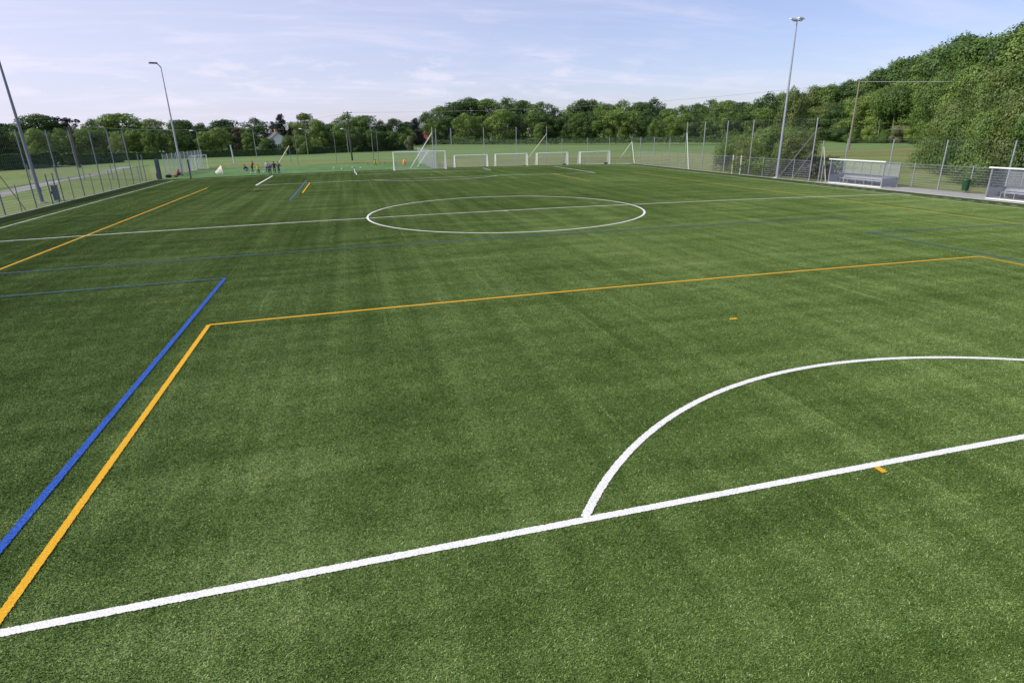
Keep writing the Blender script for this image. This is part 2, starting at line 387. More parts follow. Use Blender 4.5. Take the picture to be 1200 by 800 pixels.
xline(-14.95, -32.2, -15, dull_blue_l, bl, .032, .12); xline(-15.2, 14.7, 32.2, dull_blue_l, bl, .032, .12)
xline(-10.3, -25, 18, dull_blue_l, bl, .032, .13)
yline(-15, 14, 36.5, dull_blue_l, bl, .028, .2)
for i in range(9):
    for y0 in (11.6, -2.2):
        y = y0-i*1.0; strip([(33.75, y), (33.75, y-.45)], .11, white_l, 'dashed_touchline_mark', .004, step=.2)
strip([(33.2, .9), (33.2, -.9)], .4, pale_l, 'dashed_touchline_mark', .008, step=.3)

# ------------------------------------------------------------------ pile of the turf: short plastic blades
def blade_tile(size, n, m, seed, hmin=.008, hmax=.021):
    r_ = np.random.default_rng(seed); xy = r_.uniform(-size/2, size/2, (n, 2)); an = r_.uniform(0, 6.283, n)
    h = r_.uniform(hmin, hmax, n); wd = r_.uniform(.0022, .0045, n)*1.2
    le = r_.normal(0, .012, (n, 2))+np.array([.004, -.004])
    dx = np.stack([np.cos(an), np.sin(an)], 1)*wd[:, None]
    V = np.empty((n, 5, 3)); V[:, 0, :2] = xy-dx; V[:, 1, :2] = xy+dx; V[:, 0, 2] = V[:, 1, 2] = -.001
    m1 = xy+le*.45; V[:, 2, :2] = m1+dx*.85; V[:, 3, :2] = m1-dx*.85; V[:, 2, 2] = V[:, 3, 2] = h*.65
    V[:, 4, :2] = xy+le*1.25; V[:, 4, 2] = h
    me = bpy.data.meshes.new('turf_tuft_tile'); me.vertices.add(n*5); me.vertices.foreach_set('co', V.reshape(-1))
    b0 = np.arange(n)*5; li = np.stack([b0, b0+1, b0+2, b0+3, b0+3, b0+2, b0+4], 1).reshape(-1)
    me.loops.add(n*7); me.loops.foreach_set('vertex_index', li.astype(np.int32)); me.polygons.add(n*2)
    ls = np.stack([np.arange(n)*7, np.arange(n)*7+4], 1).reshape(-1); me.polygons.foreach_set('loop_start', ls.astype(np.int32)); me.polygons.foreach_set('loop_total', np.tile([4, 3], n).astype(np.int32))
    tn = r_.uniform(-.5, .5, n)+np.where(r_.random(n) < .06, .5, 0); at = me.attributes.new('tone', 'FLOAT', 'FACE'); at.data.foreach_set('value', np.repeat(tn, 2).astype(np.float32))
    me.materials.append(m); me.update(); me.validate(); return me
def scatter(name, tile_me, pts, label):
    src = bpy.data.objects.new('turf_tuft_tile', tile_me)
    me = bpy.data.meshes.new(name); me.from_pydata([q[0] for q in pts], [], [])
    at = me.attributes.new('rot', 'FLOAT_VECTOR', 'POINT'); at.data.foreach_set('vector', [c_ for q in pts for c_ in q[1]])
    o = bpy.data.objects.new(name, me); C.objects.link(o)
    ng = bpy.data.node_groups.new('scatter_tufts', 'GeometryNodeTree'); ng.interface.new_socket('Geometry', in_out='INPUT', socket_type='NodeSocketGeometry'); ng.interface.new_socket('Geometry', in_out='OUTPUT', socket_type='NodeSocketGeometry')
    a = ng.nodes.new('NodeGroupInput'); z = ng.nodes.new('NodeGroupOutput'); oi = ng.nodes.new('GeometryNodeObjectInfo'); oi.inputs[0].default_value = src
    ip = ng.nodes.new('GeometryNodeInstanceOnPoints'); na = ng.nodes.new('GeometryNodeInputNamedAttribute'); na.data_type = 'FLOAT_VECTOR'; na.inputs[0].default_value = 'rot'
    ng.links.new(a.outputs[0], ip.inputs['Points']); ng.links.new(oi.outputs['Geometry'], ip.inputs['Instance']); ng.links.new(na.outputs[0], ip.inputs['Rotation']); ng.links.new(ip.outputs[0], z.inputs[0])
    o.modifiers.new('scatter', 'NODES').node_group = ng
    tag(o, label, 'turf', kind='stuff')
def tile_pts(x0, x1, y0, y1, s_):
    out_ = []
    nx = int(round((x1-x0)/s_)); ny = int(round((y1-y0)/s_))
    for i in range(nx):
        for j in range(ny):
            x = x0+s_*(i+.5); y = y0+s_*(j+.5); sl_ = (camber(x+.1)-camber(x-.1))/.2
            out_.append(((x, y, camber(x)), (0, -math.atan(sl_), 0)))
    return out_
if BLADES:
    T1 = blade_tile(1.67, 19000, blade_m, 3)
    scatter('turf_pile', T1, tile_pts(-33.4, 33.4, PY0, PY0+1.67*65, 1.67)[:], 'short green artificial grass blades covering the whole football pitch')
    T2 = blade_tile(.95, 6000, blade_mm, 4)
    scatter('turf_margin_pile', T2, tile_pts(-35.3, -33.4, PY0, 52.3, .95)+tile_pts(33.4, 35.3, PY0, 52.3, .95), 'darker artificial grass blades along both side strips of the pitch')

# ------------------------------------------------------------------ metal
galv = mat('galvanised_steel', (.42, .45, .49), .45, .75, nscale=12, namp=.12)
galv_d = mat('weathered_steel', (.20, .22, .27), .55, .6, nscale=10, namp=.15)
slate = mat('slate_blue_steel', (.085, .11, .17), .5, .4, nscale=8, namp=.15)
white_p = mat('white_paint', (.78, .79, .80), .4, nscale=5, namp=.05)
alu = mat('aluminium', (.62, .64, .67), .35, .8, nscale=8, namp=.08)
cream = mat('pale_yellow_paint', (.55, .55, .38), .5, nscale=6, namp=.1)
wood_d = mat('dark_timber', (.060, .050, .045), .85, nscale=14, namp=.3, stretch=(1, 1, .15))
wire_m = mat('fence_wire', (.50, .54, .58), .5, .3, nscale=6, namp=.08)
wire_d = mat('fence_wire_dark', (.20, .22, .26), .5, .6, nscale=6, namp=.08)
cord = mat('net_cord', (.30, .33, .36), .8, nscale=5, namp=.1)
white_net = mat('white_net', (.72, .73, .75), .8, nscale=5, namp=.05)
black = mat('black_plastic', (.02, .02, .022), .5, nscale=10, namp=.3)
glass = bpy.data.materials.new('clear_sheet'); glass.use_nodes = True
_b = glass.node_tree.nodes['Principled BSDF']; _b.inputs['Base Color'].default_value = (.7, .76, .8, 1); _b.inputs['Roughness'].default_value = .12; _b.inputs['Alpha'].default_value = .12
frost = bpy.data.materials.new('frosted_sheet'); frost.use_nodes = True
_b = frost.node_tree.nodes['Principled BSDF']; _b.inputs['Base Color'].default_value = (.36, .39, .45, 1); _b.inputs['Roughness'].default_value = .4; _b.inputs['Alpha'].default_value = .7

def post_mesh(h, r=.045, m=galv):
    p = MB(); p.tube((0, 0, 0), (0, 0, h), r, n=8); return p
def panel_mesh(ln, h, ry=.004, rx=.014, vs=.1, hs=.2, twin=True):
    """welded mesh panel in the local y,z plane"""
    p = MB(); n = int(ln/vs)
    for i in range(n+1):
        y = i*ln/n; p.tube((0, y, .04), (0, y, h), ry/2, n=3, caps=False)
    for i in range(int(h/hs)+1):
        z = .05+i*(h-.06)/int(h/hs)
        for s in ((-1, 1) if twin else (0,)): p.tube((s*.008, 0, z), (s*.008, ln, z), rx/1.6, n=3, caps=False)
    return p
def net_mesh(ln, z0, z1, s=.25, r=.002):
    p = MB()
    for i in range(int(ln/s)+1): p.tube((0, i*s, z0), (0, i*s, z1), r, n=3, caps=False)
    for i in range(int((z1-z0)/s)+1): p.tube((0, 0, z0+i*s), (0, ln, z0+i*s), r, n=3, caps=False)
    return p
def hide_src(o): bpy.data.objects.remove(o, do_unlink=True)

class Fence:
    """a run of fence along local +y"""
    cache = {}
    def __init__(s, label, loc, rz=0, name='mesh_fence', m=wire_m, pm=galv):
        s.root = thing(name, label, 'fence', loc, rz); s.m = m; s.pm = pm
    def post(s, y, h, r=.045, name='post', m=None):
        k = ('post', round(h, 2), r, (m or s.pm).name)
        if k not in Fence.cache:
            p = MB(); p.tube((0, 0, 0), (0, 0, h), r, n=8); p.tube((0, 0, h), (0, 0, h+.02), r*1.15, n=8); o = p.build(name, m or s.pm, s.root, smooth=False, loc=(0, y, 0)); Fence.cache[k] = o; return o
        return part_copy(Fence.cache[k], s.root, (0, y, 0))
    def panel(s, y, ln, h, hs=.2, x=.05):
        k = ('panel', round(ln, 3), h, s.m.name, hs)
        if k not in Fence.cache: Fence.cache[k] = panel_mesh(ln, h, hs=hs).build('mesh_panel', s.m, s.root, loc=(x, y, 0)); return
        part_copy(Fence.cache[k], s.root, (x, y, 0))
    def rail(s, y0, y1, z, r=.02, name='top_rail'):
        p = MB(); p.tube((0, y0, z), (0, y1, z), r, n=6); return p.build(name, s.pm, s.root)
    def net(s, y0, ys, z0, z1, step=.25, r=.0018):
        ln = ys; p = net_mesh(ln, z0, z1, step, r); return p.build('ball_net', cord, s.root, loc=(-.06, y0, 0))
    def wires(s, y0, y1, zs, r=.006):
        for z in zs:
            p = MB(); p.tube((-.05, y0, z), (-.05, y1, z), r, n=4); p.build('tension_wire', wire_d, s.root)
    def brace(s, a, b, r=.03, m=None):
        p = MB(); p.tube(a, b, r, n=8); return p.build('brace', m or galv, s.root)

# left fence: x=-35.75, runs in depth
Z0 = -.38
f = Fence('low steel mesh fence with tall net posts along the left touchline', (-35.75, 0, Z0), m=wire_d, pm=galv_d)
for y in (0, 5, 10, 15, 20, 25.3, 30, 35, 40, 45): f.post(y, 6.25, .055)
f.post(50, 3.4, .05)
for i in range(21):
    y = i*2.5
    if y in (25., 22.5): continue
    if i % 2: f.post(y, 2.1, .035)
for y in (17.5+5.5, 24.3): f.post(y, 2.6, .045, m=slate)
for i in range(21):
    y = i*2.5
    if not (22.4 < y < 24.9): f.panel(y+.03, 2.44, 1.95)
f.rail(0, 23, 2.0); f.rail(24.3, 52.5, 2.0)
f.wires(0, 45, (3.4, 4.8, 6.2)); f.net(0, 45, 2.1, 6.2, .3)
f.brace((0, 15, 3.9), (.0, 18.2, 0), .03, galv_d); f.brace((0, 10, 3.9), (0, 13, 0), .03, galv_d)
# gate in the left fence
g = thing('steel_gate', 'narrow slate grey gate leaf between two short posts in the left fence', 'gate', (-35.75, 23.08, Z0))
p = MB(); [p.tube(a, b, .022, n=6) for a, b in (((0, 0, .1), (0, 1.14, .1)), ((0, 0, 2.0), (0, 1.14, 2.0)), ((0, 0, .1), (0, 0, 2.0)), ((0, 1.14, .1), (0, 1.14, 2.0)))]; p.build('frame', galv_d, g)
panel_mesh(1.1, 1.9).build('mesh_panel', wire_d, g, loc=(0, .02, .05)); p = MB(); p.box((.05, .1, 1.0), (.05, .12, .2)); p.build('lock', black, g)
# cabinet
g = thing('electric_cabinet', 'slim grey electricity cabinet behind the left fence by the near floodlight mast', 'cabinet', (-36.75, 26.5, Z0), R(8))
p = MB(); p.box((0, 0, .75), (.35, .7, 1.3)); p.build('body', slate, g); p = MB(); p.box((0, 0, 1.43), (.42, .78, .05)); p.build('roof', galv_d, g)
p = MB(); p.box((.182, 0, .75), (.014, .62, 1.15)); d_ = p.build('door', galv_d, g); p = MB(); p.box((.20, .22, .8), (.02, .04, .14)); p.build('handle', black, d_); p = MB(); p.box((0, 0, .05), (.4, .75, .1)); p.build('plinth', kerb_m, g)

# right fence, tall part with ball net
f = Fence('tall galvanised mesh fence with ball net posts right of the far half', (35.7, 0, Z0))
for y in (13.4, 23.4, 28.4, 33.4, 37.8): f.post(y, 6.15, .06)
for y in (15.9, 20.9, 25.9, 30.9, 35.9): f.post(y, 2.1, .035)
for y in (42.3, 47.0, 51.6): f.post(y, 4.15, .05)
for y in (39.9, 44.6, 49.3): f.post(y, 2.1, .035)
for i in range(16): f.panel(13.45+i*2.5, 2.44, 1.98)
f.rail(13.4, 54.4, 2.03, .018)
f.wires(13.4, 37.8, (3.4, 4.8, 6.1)); f.net(13.4, 24.3, 2.1, 6.1, .3)
f.wires(37.8, 54.4, (4.1,)); f.net(37.8, 16.5, 2.1, 4.1, .3)
f.brace((0, 13.4, 4.9), (0, 18.1, .05), .04); f.brace((0, 13.4, 3.0), (0, 15.9, .05), .035)
f.brace((0, 37.8, 4.9), (-.3, 36.2, .05), .04, white_p)
p = MB(); p.box((0, 25, 1.1), (.12, .1, 2.2)); p.build('gate_post', white_p, f.root); p = MB(); p.box((0, 26.6, 1.1), (.12, .1, 2.2)); p.build('gate_post', white_p, f.root)
# fence behind the benches
f = Fence('galvanised mesh fence with leaning net posts behind the team benches', (38.75, 0, Z0))
for y in (12.3, 6.9, 1.6, -3.9, -9.4, -15): f.post(y, 4.1, .055)
for y in (9.6, 4.2, -1.1, -6.6, -12.2): f.post(y, 2.15, .04)
for i in range(11): f.panel(12.25-2.5*(i+1), 2.44, 2.0)
f.rail(-15.2, 12.3, 2.05, .018); f.wires(-15, 12.3, (3.0, 4.05)); f.net(-15, 27.3, 2.1, 4.05, .3)
f.brace((-2.4, 12.75, 3.4), (-2.15, 12.1, .05), .04, cream); p = MB(); p.tube((-2.45, 12.8, 0), (-2.45, 12.8, 4.0), .05, n=8); p.build('post', galv, f.root)
f2 = Fence('short galvanised cross fence beside the left bench shelter', (38.75, 12.35, Z0), R(90)); f2.panel(.0, 2.44, 2.0); f2.post(2.5, 2.2, .04)
# back fence
f = Fence('mesh fence and net posts behind the row of small goals', (3.2, 54.55, Z0), R(-90), m=wire_m)
for x in (0, 2.3, 7.4, 12.6, 17.6): f.post(x, 6.0, .05)
for x in (20.2, 24.6, 28.4, 32.4): f.post(x, 4.2, .045)
for i in range(13): f.panel(i*2.5, 2.44, 1.45)
f.wires(0, 17.6, (3.4, 5.9)); f.wires(17.6, 32.4, (4.1,)); f.net(0, 17.6, 1.5, 5.9, .35); f.net(17.6, 14.8, 1.5, 4.1, .35)
f.brace((0, 17.6, 4.9), (0, 13.4, .05), .045, cream)
f.brace((0, 32.4, 3.4), (0, 29.8, .05), .045, cream); f.brace((0, 32.4, 3.4), (1.3, 32.4, .05), .045, white_p)
# screen fence running away in depth between training turf and rough grass
f = Fence('dense grey mesh screen running back from the far goal', (3.1, 54.9, Z0), name='mesh_screen')
for i in range(11): f.post(i*2.5, 2.8, .045)
for i in range(10):
    f.panel(i*2.5+.03, 2.44, 2.7, hs=.1)
f.brace((0, 3, 5.4), (-3.4, 6.0, .05), .06, white_p); f.post(3, 6.2, .06); f.brace((0, 8, 2.7), (-2.0, 9.0, .05), .045, white_p)
# far left fence round the training turf
f = Fence('tall grey mesh fence at the left side of the training turf', (-35.9, 60, Z0))
for i in range(11): f.post(i*2.5, 3.2, .05)
for i in range(10): f.panel(i*2.5+.03, 2.44, 3.1, hs=.1)
f = Fence('mesh fence outside the meadow beyond the left fence corner', (-37.2, 53.5, Z0), R(60), m=wire_d, pm=galv_d)
for i in range(5): f.post(i*5, 2.1 if i else 3.4, .05)
for i in range(8): f.panel(i*2.5+.03, 2.44, 1.95)
# folded sliding gate at the corner + its end post
g = thing('sliding_gate', 'folded slate blue sliding gate standing at the far left corner', 'gate', (-35.0, 52.7, Z0))
for i in range(2):
    p = MB(); p.box((0, i*1.3, 1.4), (.16, .16, 2.8)); p.build('post', slate, g)
for i in range(6):
    p = MB(); p.box((.0, .2+i*.18, 1.35), (.05, .1, 2.5)); p.build('slat', slate, g)
g = thing('gate_post', 'thick dark slate post standing alone beside the far corner flag spot', 'post', (-31.2, 53.6, Z0))
p = MB(); p.box((0, 0, 1.25), (.2, .2, 2.5)); p.build('shaft', slate, g); p = MB(); p.box((0, 0, 2.52), (.24, .24, .05)); p.build('cap', galv_d, g)
p = MB(); [p.tube((x, 0, .05), (x, 0, 1.1), .014, n=6) for x in (-.35, 0, .35)]; p.tube((-.35, 0, 1.1), (.35, 0, 1.1), .014, n=6)
# low barrier rail across the end of the pitch (left half)
f = Fence('low thin barrier rail along the training turf edge', (-30.9, 52.75, Z0), R(-90), name='barrier_rail')
for i in range(12): f.post(i*3, 1.05, .022)
f.rail(0, 33, 1.05, .018); f.rail(0, 33, .55, .012, 'middle_rail')

# ------------------------------------------------------------------ floodlight masts
def mast(label, loc, h, head, m=galv):
    g = thing('floodlight_mast', label, 'floodlight', loc, 0, 'floodlight masts beside the pitch')
    p = MB(); n = 10
    for i in range(n): p.tube((0, 0, h*i/n), (0, 0, h*(i+1)/n), .16-.095*i/n, .16-.095*(i+1)/n, n=12, caps=False)
    p.tube((0, 0, h-.01), (0, 0, h+.02), .066, n=12); p.build('pole', m, g, smooth=True)
    p = MB(); p.box((0, 0, .05), (.55, .55, .1)); p.build('base_plate', kerb_m, g)
    p = MB(); p.box((.17, 0, 1.2), (.03, .14, .4)); p.build('service_hatch', m, g)
    if head == 'six':
        p = MB(); p.tube((-.7, 0, h), (.7, 0, h), .05, n=8); p.tube((0, -.7, h), (0, .7, h), .05, n=8); p.build('crossarm', m, g)
        for i_ in range(6):
            x, y = .62*math.cos(i_*1.0472), .62*math.sin(i_*1.0472); q = MB(); q.box((x, y, h+.2), (.66, .60, .16), i_*1.0472); q.box((x*.8, y*.8, h+.08), (.1, .1, .16)); l_ = q.build('floodlight', white_p, g)
            q = MB(); q.box((x, y, h+.112), (.56, .5, .012), i_*1.0472); q.build('lens', frost, l_)
    elif head == 'four':
        p = MB(); p.tube((-.55, 0, h), (.55, 0, h), .045, n=8); p.tube((0, -.4, h), (0, .4, h), .045, n=8); p.build('crossarm', m, g)
        for (x, y, a) in ((-.55, 0, 1), (.55, 0, 1), (0, -.45, 1), (.1, .45, 1)):
            q = MB(); q.box((x, y, h+.18), (.5, .36, .10), .3*x); q.box((x, y, h+.08), (.1, .1, .16)); l_ = q.build('floodlight', white_p, g)
            q = MB(); q.box((x, y, h+.122), (.44, .28, .012), .3*x); q.build('lens', frost, l_)
    else:
        p = MB(); p.tube((0, 0, h), (-.35, -.2, h+.45), .08, n=8); p.build('crossarm', m, g)
        for (x, y) in ((-.62, -.3), (-1.05, -.45)):
            q = MB(); q.box((x, y, h+.52), (.60, .6, .18), R(25)); l_ = q.build('floodlight', slate, g)
            q = MB(); q.box((x, y, h+.422), (.5, .5, .012), R(25)); q.build('lens', frost, l_)
    return g
mast('tall galvanised floodlight mast on the right with four white lamps on top', (35.75, 18.4, Z0), 15.5, 'four')
m_=mast('near floodlight mast on the left, its lamps above the picture edge', (-37.25, 24.7, Z0), 15.5, 'six', galv_d); m_.rotation_euler = (0, -R(1.3), 0)
mast('distant floodlight mast left of the training turf with a dark bent lamp head', (-35.3, 66.4, Z0), 15.2, 'bent')

# ------------------------------------------------------------------ timber poles, cables, lamps
wood_g = mat('grey_timber', (.20, .175, .15), .85, nscale=14, namp=.25, stretch=(1, 1, .15))
def timber_pole(label, loc, h, r, lean=(0, 0), arm=True, wood_d=wood_d):
    g = thing('utility_pole', label, 'utility pole', loc, 0, 'wooden cable poles round the pitch')
    p = MB(); p.tube((0, 0, 0), (lean[0], lean[1], h), r, r*.65, n=10); p.build('shaft', wood_d, g, smooth=False)
    if arm:
        q = MB(); q.box((lean[0], lean[1], h-.3), (1.9, .12, .12), -.2); q.build('crossarm', wood_d, g)
        for s in (-.8, 0, .8):
            q = MB(); q.tube((lean[0]+s, lean[1]-s*-.2*-1, h-.24), (lean[0]+s, lean[1]-s*-.2*-1, h+.02), .05, .035, n=8); q.build('insulator', galv_d, g)
    return g
pa = spot(85, 150); pb = Vector((-9.1, 98.2, Z0)); pc = Vector((99.2, 75.6, Z0))
timber_pole('dark timber cable pole before the left tree row', pa, height_for(pa, 146), .26, (0, 0), False)
timber_pole('dark timber cable pole with crossarm behind the training turf', pb, 9.9, .2)
timber_pole('tall grey timber cable pole in the field at right', pc, 14.4, .24, (0, 0), False, wood_g)
cable_m = mat('cable_grey', (.30, .31, .33), .8, nscale=3, namp=.1)
def cable(label, a, b, sag, r=.03):
    p = MB(); P = [a.lerp(b, i/24)+Vector((0, 0, -sag*4*(i/24)*(1-i/24))) for i in range(25)]
    p.path(P, r, 5); tag(p.build('overhead_cable', cable_m), label, 'cable', 'overhead cables')
top = lambda v, h: v+Vector((0, 0, h))
cable('thin overhead cable sagging before the left tree row', top(pa, height_for(pa, 147)), top(pb, 9.6), 1.9, .018)
cable('thin overhead cable before the middle wood towards the right pole', top(pb, 9.7), top(pc, 14.2), 1.6, .022)
cable('overhead cable from the right pole into the wood', top(pc, 14.2), Vector((128, 35, 12.2)), .5, .05)
# twin-head street light & small street lamps
g = thing('street_light', 'slender twin headed lamp post behind the training turf', 'street light', (-5.0, 86.9, Z0))
p = MB(); p.tube((0, 0, 0), (0, 0, 8.5), .07, .045, n=8); p.build('pole', galv_d, g); p = MB(); p.tube((-.8, 0, 8.5), (1.1, .1, 8.45), .035, n=6); p.build('crossarm', galv_d, g)
for x in (-.7, .3, 1.0):
    q = MB(); q.box((x, 0, 8.62), (.5, .3, .12)); q.build('lamp_head', slate, g)
lamp0 = thing('street_lamp', '', 'street lamp', (0, 0, 0), 0, 'street lamps by the tree row')
p = MB(); p.tube((0, 0, 0), (0, 0, 6), .06, .04, n=8); p.tube((0, 0, 6), (-.8, 0, 6.25), .035, n=6); p.build('pole', galv, lamp0)
p = MB(); p.ball((-1.0, 0, 6.22), .34, sc_=(1.3, .8, .35)); p.build('lamp_head', white_p, lamp0, smooth=True)
for i, (px, ty, D, lb) in enumerate(((231, 153, 168, 'first street lamp from the left before the tree row'), (297, 150, 168, 'street lamp with white head left of the white house'), (358, 151, 168, 'street lamp with white head right of the white house'), (406, 151, 166, 'street lamp with white head beside the dark timber pole'))):
    s = spot(px, D); o = lamp0 if i == 0 else dup(lamp0, s); o.location = s; o['label'] = lb; k_ = height_for(s, ty)/6.25; o.scale = (k_,)*3
# brace mast pieces behind the people, net poles behind the training turf
g = thing('net_pole', 'pale slim net pole with white base block behind the crouching people', 'pole', (-32.4, 96, Z0), 0, 'net poles behind the training turf')
p = MB(); p.tube((0, 0, 0), (-.2, 0, 3.8), .16, .12, n=10); p.build('shaft', alu, g); p = MB(); p.box((0, 0, .12), (1.0, .6, .24)); p.build('base_block', kerb_m, g)
for lb, px, h in (('slim net pole left behind the group of people', 345, 6), ('slim net pole right of the dark timber pole', 441, 6.2), ('slim net pole between timber pole and people', 391, 6)):
    s = CAM+horizon_dir(px)*127; g = thing('net_pole', lb, 'pole', (s.x, s.y, Z0), 0, 'net poles behind the training turf')
    p = MB(); p.tube((0, 0, 0), (0, 0, h), .05, .04, n=8); p.build('shaft', galv_d, g); p = MB(); p.tube((0, 0, h), (0, 0, h+.05), .06, n=8); p.build('cap', galv_d, g)
g = thing('leaning_brace', 'pale yellow pole leaning up to the right behind the group of people', 'pole', (-23.9, 96, Z0))
p = MB(); p.tube((0, 0, 0), (2.4, .5, 3.3), .09, n=8); p.build('shaft', cream, g); p = MB(); p.tube((2.4, .5, 0), (2.4, .5, 3.4), .05, n=8); p.build('upright', galv_d, g)

# ------------------------------------------------------------------ goals
def goal(label, loc, wd, h, dp, r=.06, rz=0, name='football_goal', group=None, net_step=.12, back_top=.9):
    g = thing(name, label, 'goal', loc, rz, group)
    for s in (-1, 1):
        p = MB(); p.tube((s*(wd/2+r), 0, 0), (s*(wd/2+r), 0, h+r*2), r, n=12); p.build('goalpost', white_p, g, smooth=False)
    p = MB(); p.tube((-wd/2, 0, h+r), (wd/2, 0, h+r), r, n=12); p.build('crossbar', white_p, g)
    for s in (-1, 1):
        p = MB(); x = s*(wd/2+r); p.tube((x, .05, h+r), (x, back_top, h+.02), .028, n=6); p.tube((x, back_top, h+.02), (x, dp, .05), .024, n=6); p.tube((x, 0, .04), (x, dp, .04), .028, n=6)
        p.build('side_frame', white_p, g)
    p = MB(); p.tube((-wd/2, dp, .04), (wd/2, dp, .04), .028, n=6); p.build('back_bar', white_p, g)
    n = MB(); a = net_step; nr = .003
    k = int(wd/a)
    for i in range(k+1):
        x = -wd/2+i*wd/k; n.tube((x, 0, h), (x, back_top, h-.04), nr, n=3, caps=False); n.tube((x, back_top, h-.04), (x, dp, .05), nr, n=3, caps=False)
    for i in range(int(h/a)+1):
        t = i/int(h/a); z = .05+(h-.09)*t; y = dp+(back_top-dp)*t; n.tube((-wd/2, y, z), (wd/2, y, z), nr, n=3, caps=False)
        for s in (-1, 1): n.tube((s*(wd/2+r), .05, z), (s*(wd/2+r), y, z), nr, n=3, caps=False)
    for s in (-1, 1):
        for i in range(1, int(dp/a)):
            y = i*a; zt = h if y < back_top else h*(dp-y)/(dp-back_top); n.tube((s*(wd/2+r), y, .05), (s*(wd/2+r), y, zt), nr, n=3, caps=False)
    n.build('goal_net', white_net, g)
    return g
goal('full size white football goal on the far goal line', (0, 49.25, camber(0)), 7.32, 2.44, 2.0)
s0 = None
for i, (x, lb) in enumerate(((8.2, 'first small goal right of the full size goal'), (14.6, 'second small goal, in front of the pale leaning brace'), (21.3, 'third small goal from the full size goal'), (28.5, 'last small goal, nearest the far right corner'))):
    if i == 0:
        s0 = goal('white junior goal, '+lb, (x, 52.9, -.35), 5.0, 2.0, 1.35, r=.055, name='junior_goal', group='small goals behind the far goal line', back_top=.75)
        for s in (-1, 1):
            p = MB(); p.box((s*2.3, 1.0, .16), (.5, .28, .24)); p.build('counterweight', black, s0)
            p = MB()
            for q_ in range(14): p.tube((s*(2.53+.02*(q_ % 3)), .06+q_*.045, .06), (s*(2.53+.02*(q_ % 2)), .06+q_*.04, 1.95), .005, n=3, caps=False)
            p.build('gathered_net', white_net, s0)
    else: dup(s0, (x, 52.9, -.35), 0, 'white junior goal, '+lb)
g = goal('white portable goal stored side on by the far left fence', (-35.0, 79.5, Z0), 3.4, 2.3, 1.6, rz=R(70), name='portable_goal')
# pop-up goal
g = thing('popup_goal', 'small beige pop up goal at the left of the training turf', 'pop-up goal', (-29.0, 63.2, Z0), R(112))
p = MB(); P = [(.85*math.cos(R(a)), 0, 1.2*math.sin(R(a))) for a in range(0, 181, 12)]; p.path(P, .03, 6); p.build('hoop', white_p, g)
v = MB()
beige = mat('beige_cloth', (.52, .50, .38), .9, nscale=6, namp=.12)
for i in range(15):
    a0, a1 = R(i*12), R(i*12+12)
    A = (.85*math.cos(a0), 0, 1.2*math.sin(a0)); B = (.85*math.cos(a1), 0, 1.2*math.sin(a1)); D0 = (.5*math.cos(a0), .95, .25*math.sin(a0)); D1 = (.5*math.cos(a1), .95, .25*math.sin(a1))
    v.quad(A, B, D1, D0)
v.build('net_cloth', beige, g, smooth=True)

# ------------------------------------------------------------------ bench shelters
def shelter(label, loc, ln=6.35):
    g = thing('bench_shelter', label, 'bench shelter', loc, 0, 'team bench shelters on the right')
    d = 1.75; h = 2.2                # front at x=0, back at x=d ; runs towards -y
    for y in (0, -ln):
        p = MB(); p.box((0, y, h/2), (.07, .07, h)); p.build('front_post', alu, g)
        p = MB(); p.box((d, y, h/2-.08), (.07, .07, h-.16)); p.build('rear_post', alu, g)
        p = MB(); p.box((d/2, y, .45), (d-.08, .02, .75)); p.build('side_panel', frost, g)
        p = MB(); p.box((d/2, y, 1.45), (d-.08, .012, 1.2)); p.build('side_window', glass, g)
    p = MB(); p.box((-.12, -ln/2, h+.06), (.08, ln+.3, .09)); p.build('front_beam', white_p, g)
    p = MB(); p.box((d, -ln/2, h-.1), (.08, ln, .08)); p.build('rear_beam', alu, g)
    p = MB(); n = 8
    p.v += [(-.1, .14, h+.10), (-.1, -ln-.14, h+.10), (d+.1, -ln-.14, h-.03), (d+.1, .14, h-.03), (-.1, .14, h+.115), (-.1, -ln-.14, h+.115), (d+.1, -ln-.14, h-.015), (d+.1, .14, h-.015)]
    p.f += [(0, 3, 2, 1), (4, 5, 6, 7), (0, 1, 5, 4), (1, 2, 6, 5), (2, 3, 7, 6), (3, 0, 4, 7)]; p.m += [0]*6; p.build('roof_sheet', glass, g)
    for i in range(1, 6):
        y = -ln*i/6; p = MB(); p.box((d, y, 1.05), (.05, .05, 2.0)); p.build('mullion', alu, g)
    p = MB(); p.box((d, -ln/2, 1.42), (.012, ln-.08, 1.1)); p.build('rear_window', glass, g)
    p = MB(); p.box((d-.02, -ln/2, .48), (.03, ln-.08, .75)); p.build('rear_panel', frost, g)
    p = MB(); p.box((d-.12, -ln/2, .9), (.14, ln-.3, .07)); p.box((d-.1, -ln/2, .68), (.06, ln-.3, .34)); p.build('bench_back', alu, g)
    p = MB(); p.box((d-.42, -ln/2, .44), (.42, ln-.3, .05)); p.build('bench_seat', alu, g)
    for i in range(7):
        y = -.2-(ln-.4)*i/6; p = MB(); p.box((d-.45, y, .2), (.3, .05, .4)); p.build('bench_leg', alu, g)
    p = MB(); p.box((.02, -ln/2, .05), (.10, ln+.1, .07)); p.build('sill', white_p, g)
    return g
sh = shelter('team bench shelter with long white bench beside the halfway line', (36.1, 11.2, -.35))
dup(sh, (36.1, -4.6, -.35), 0, 'team bench shelter cut by the right picture edge')
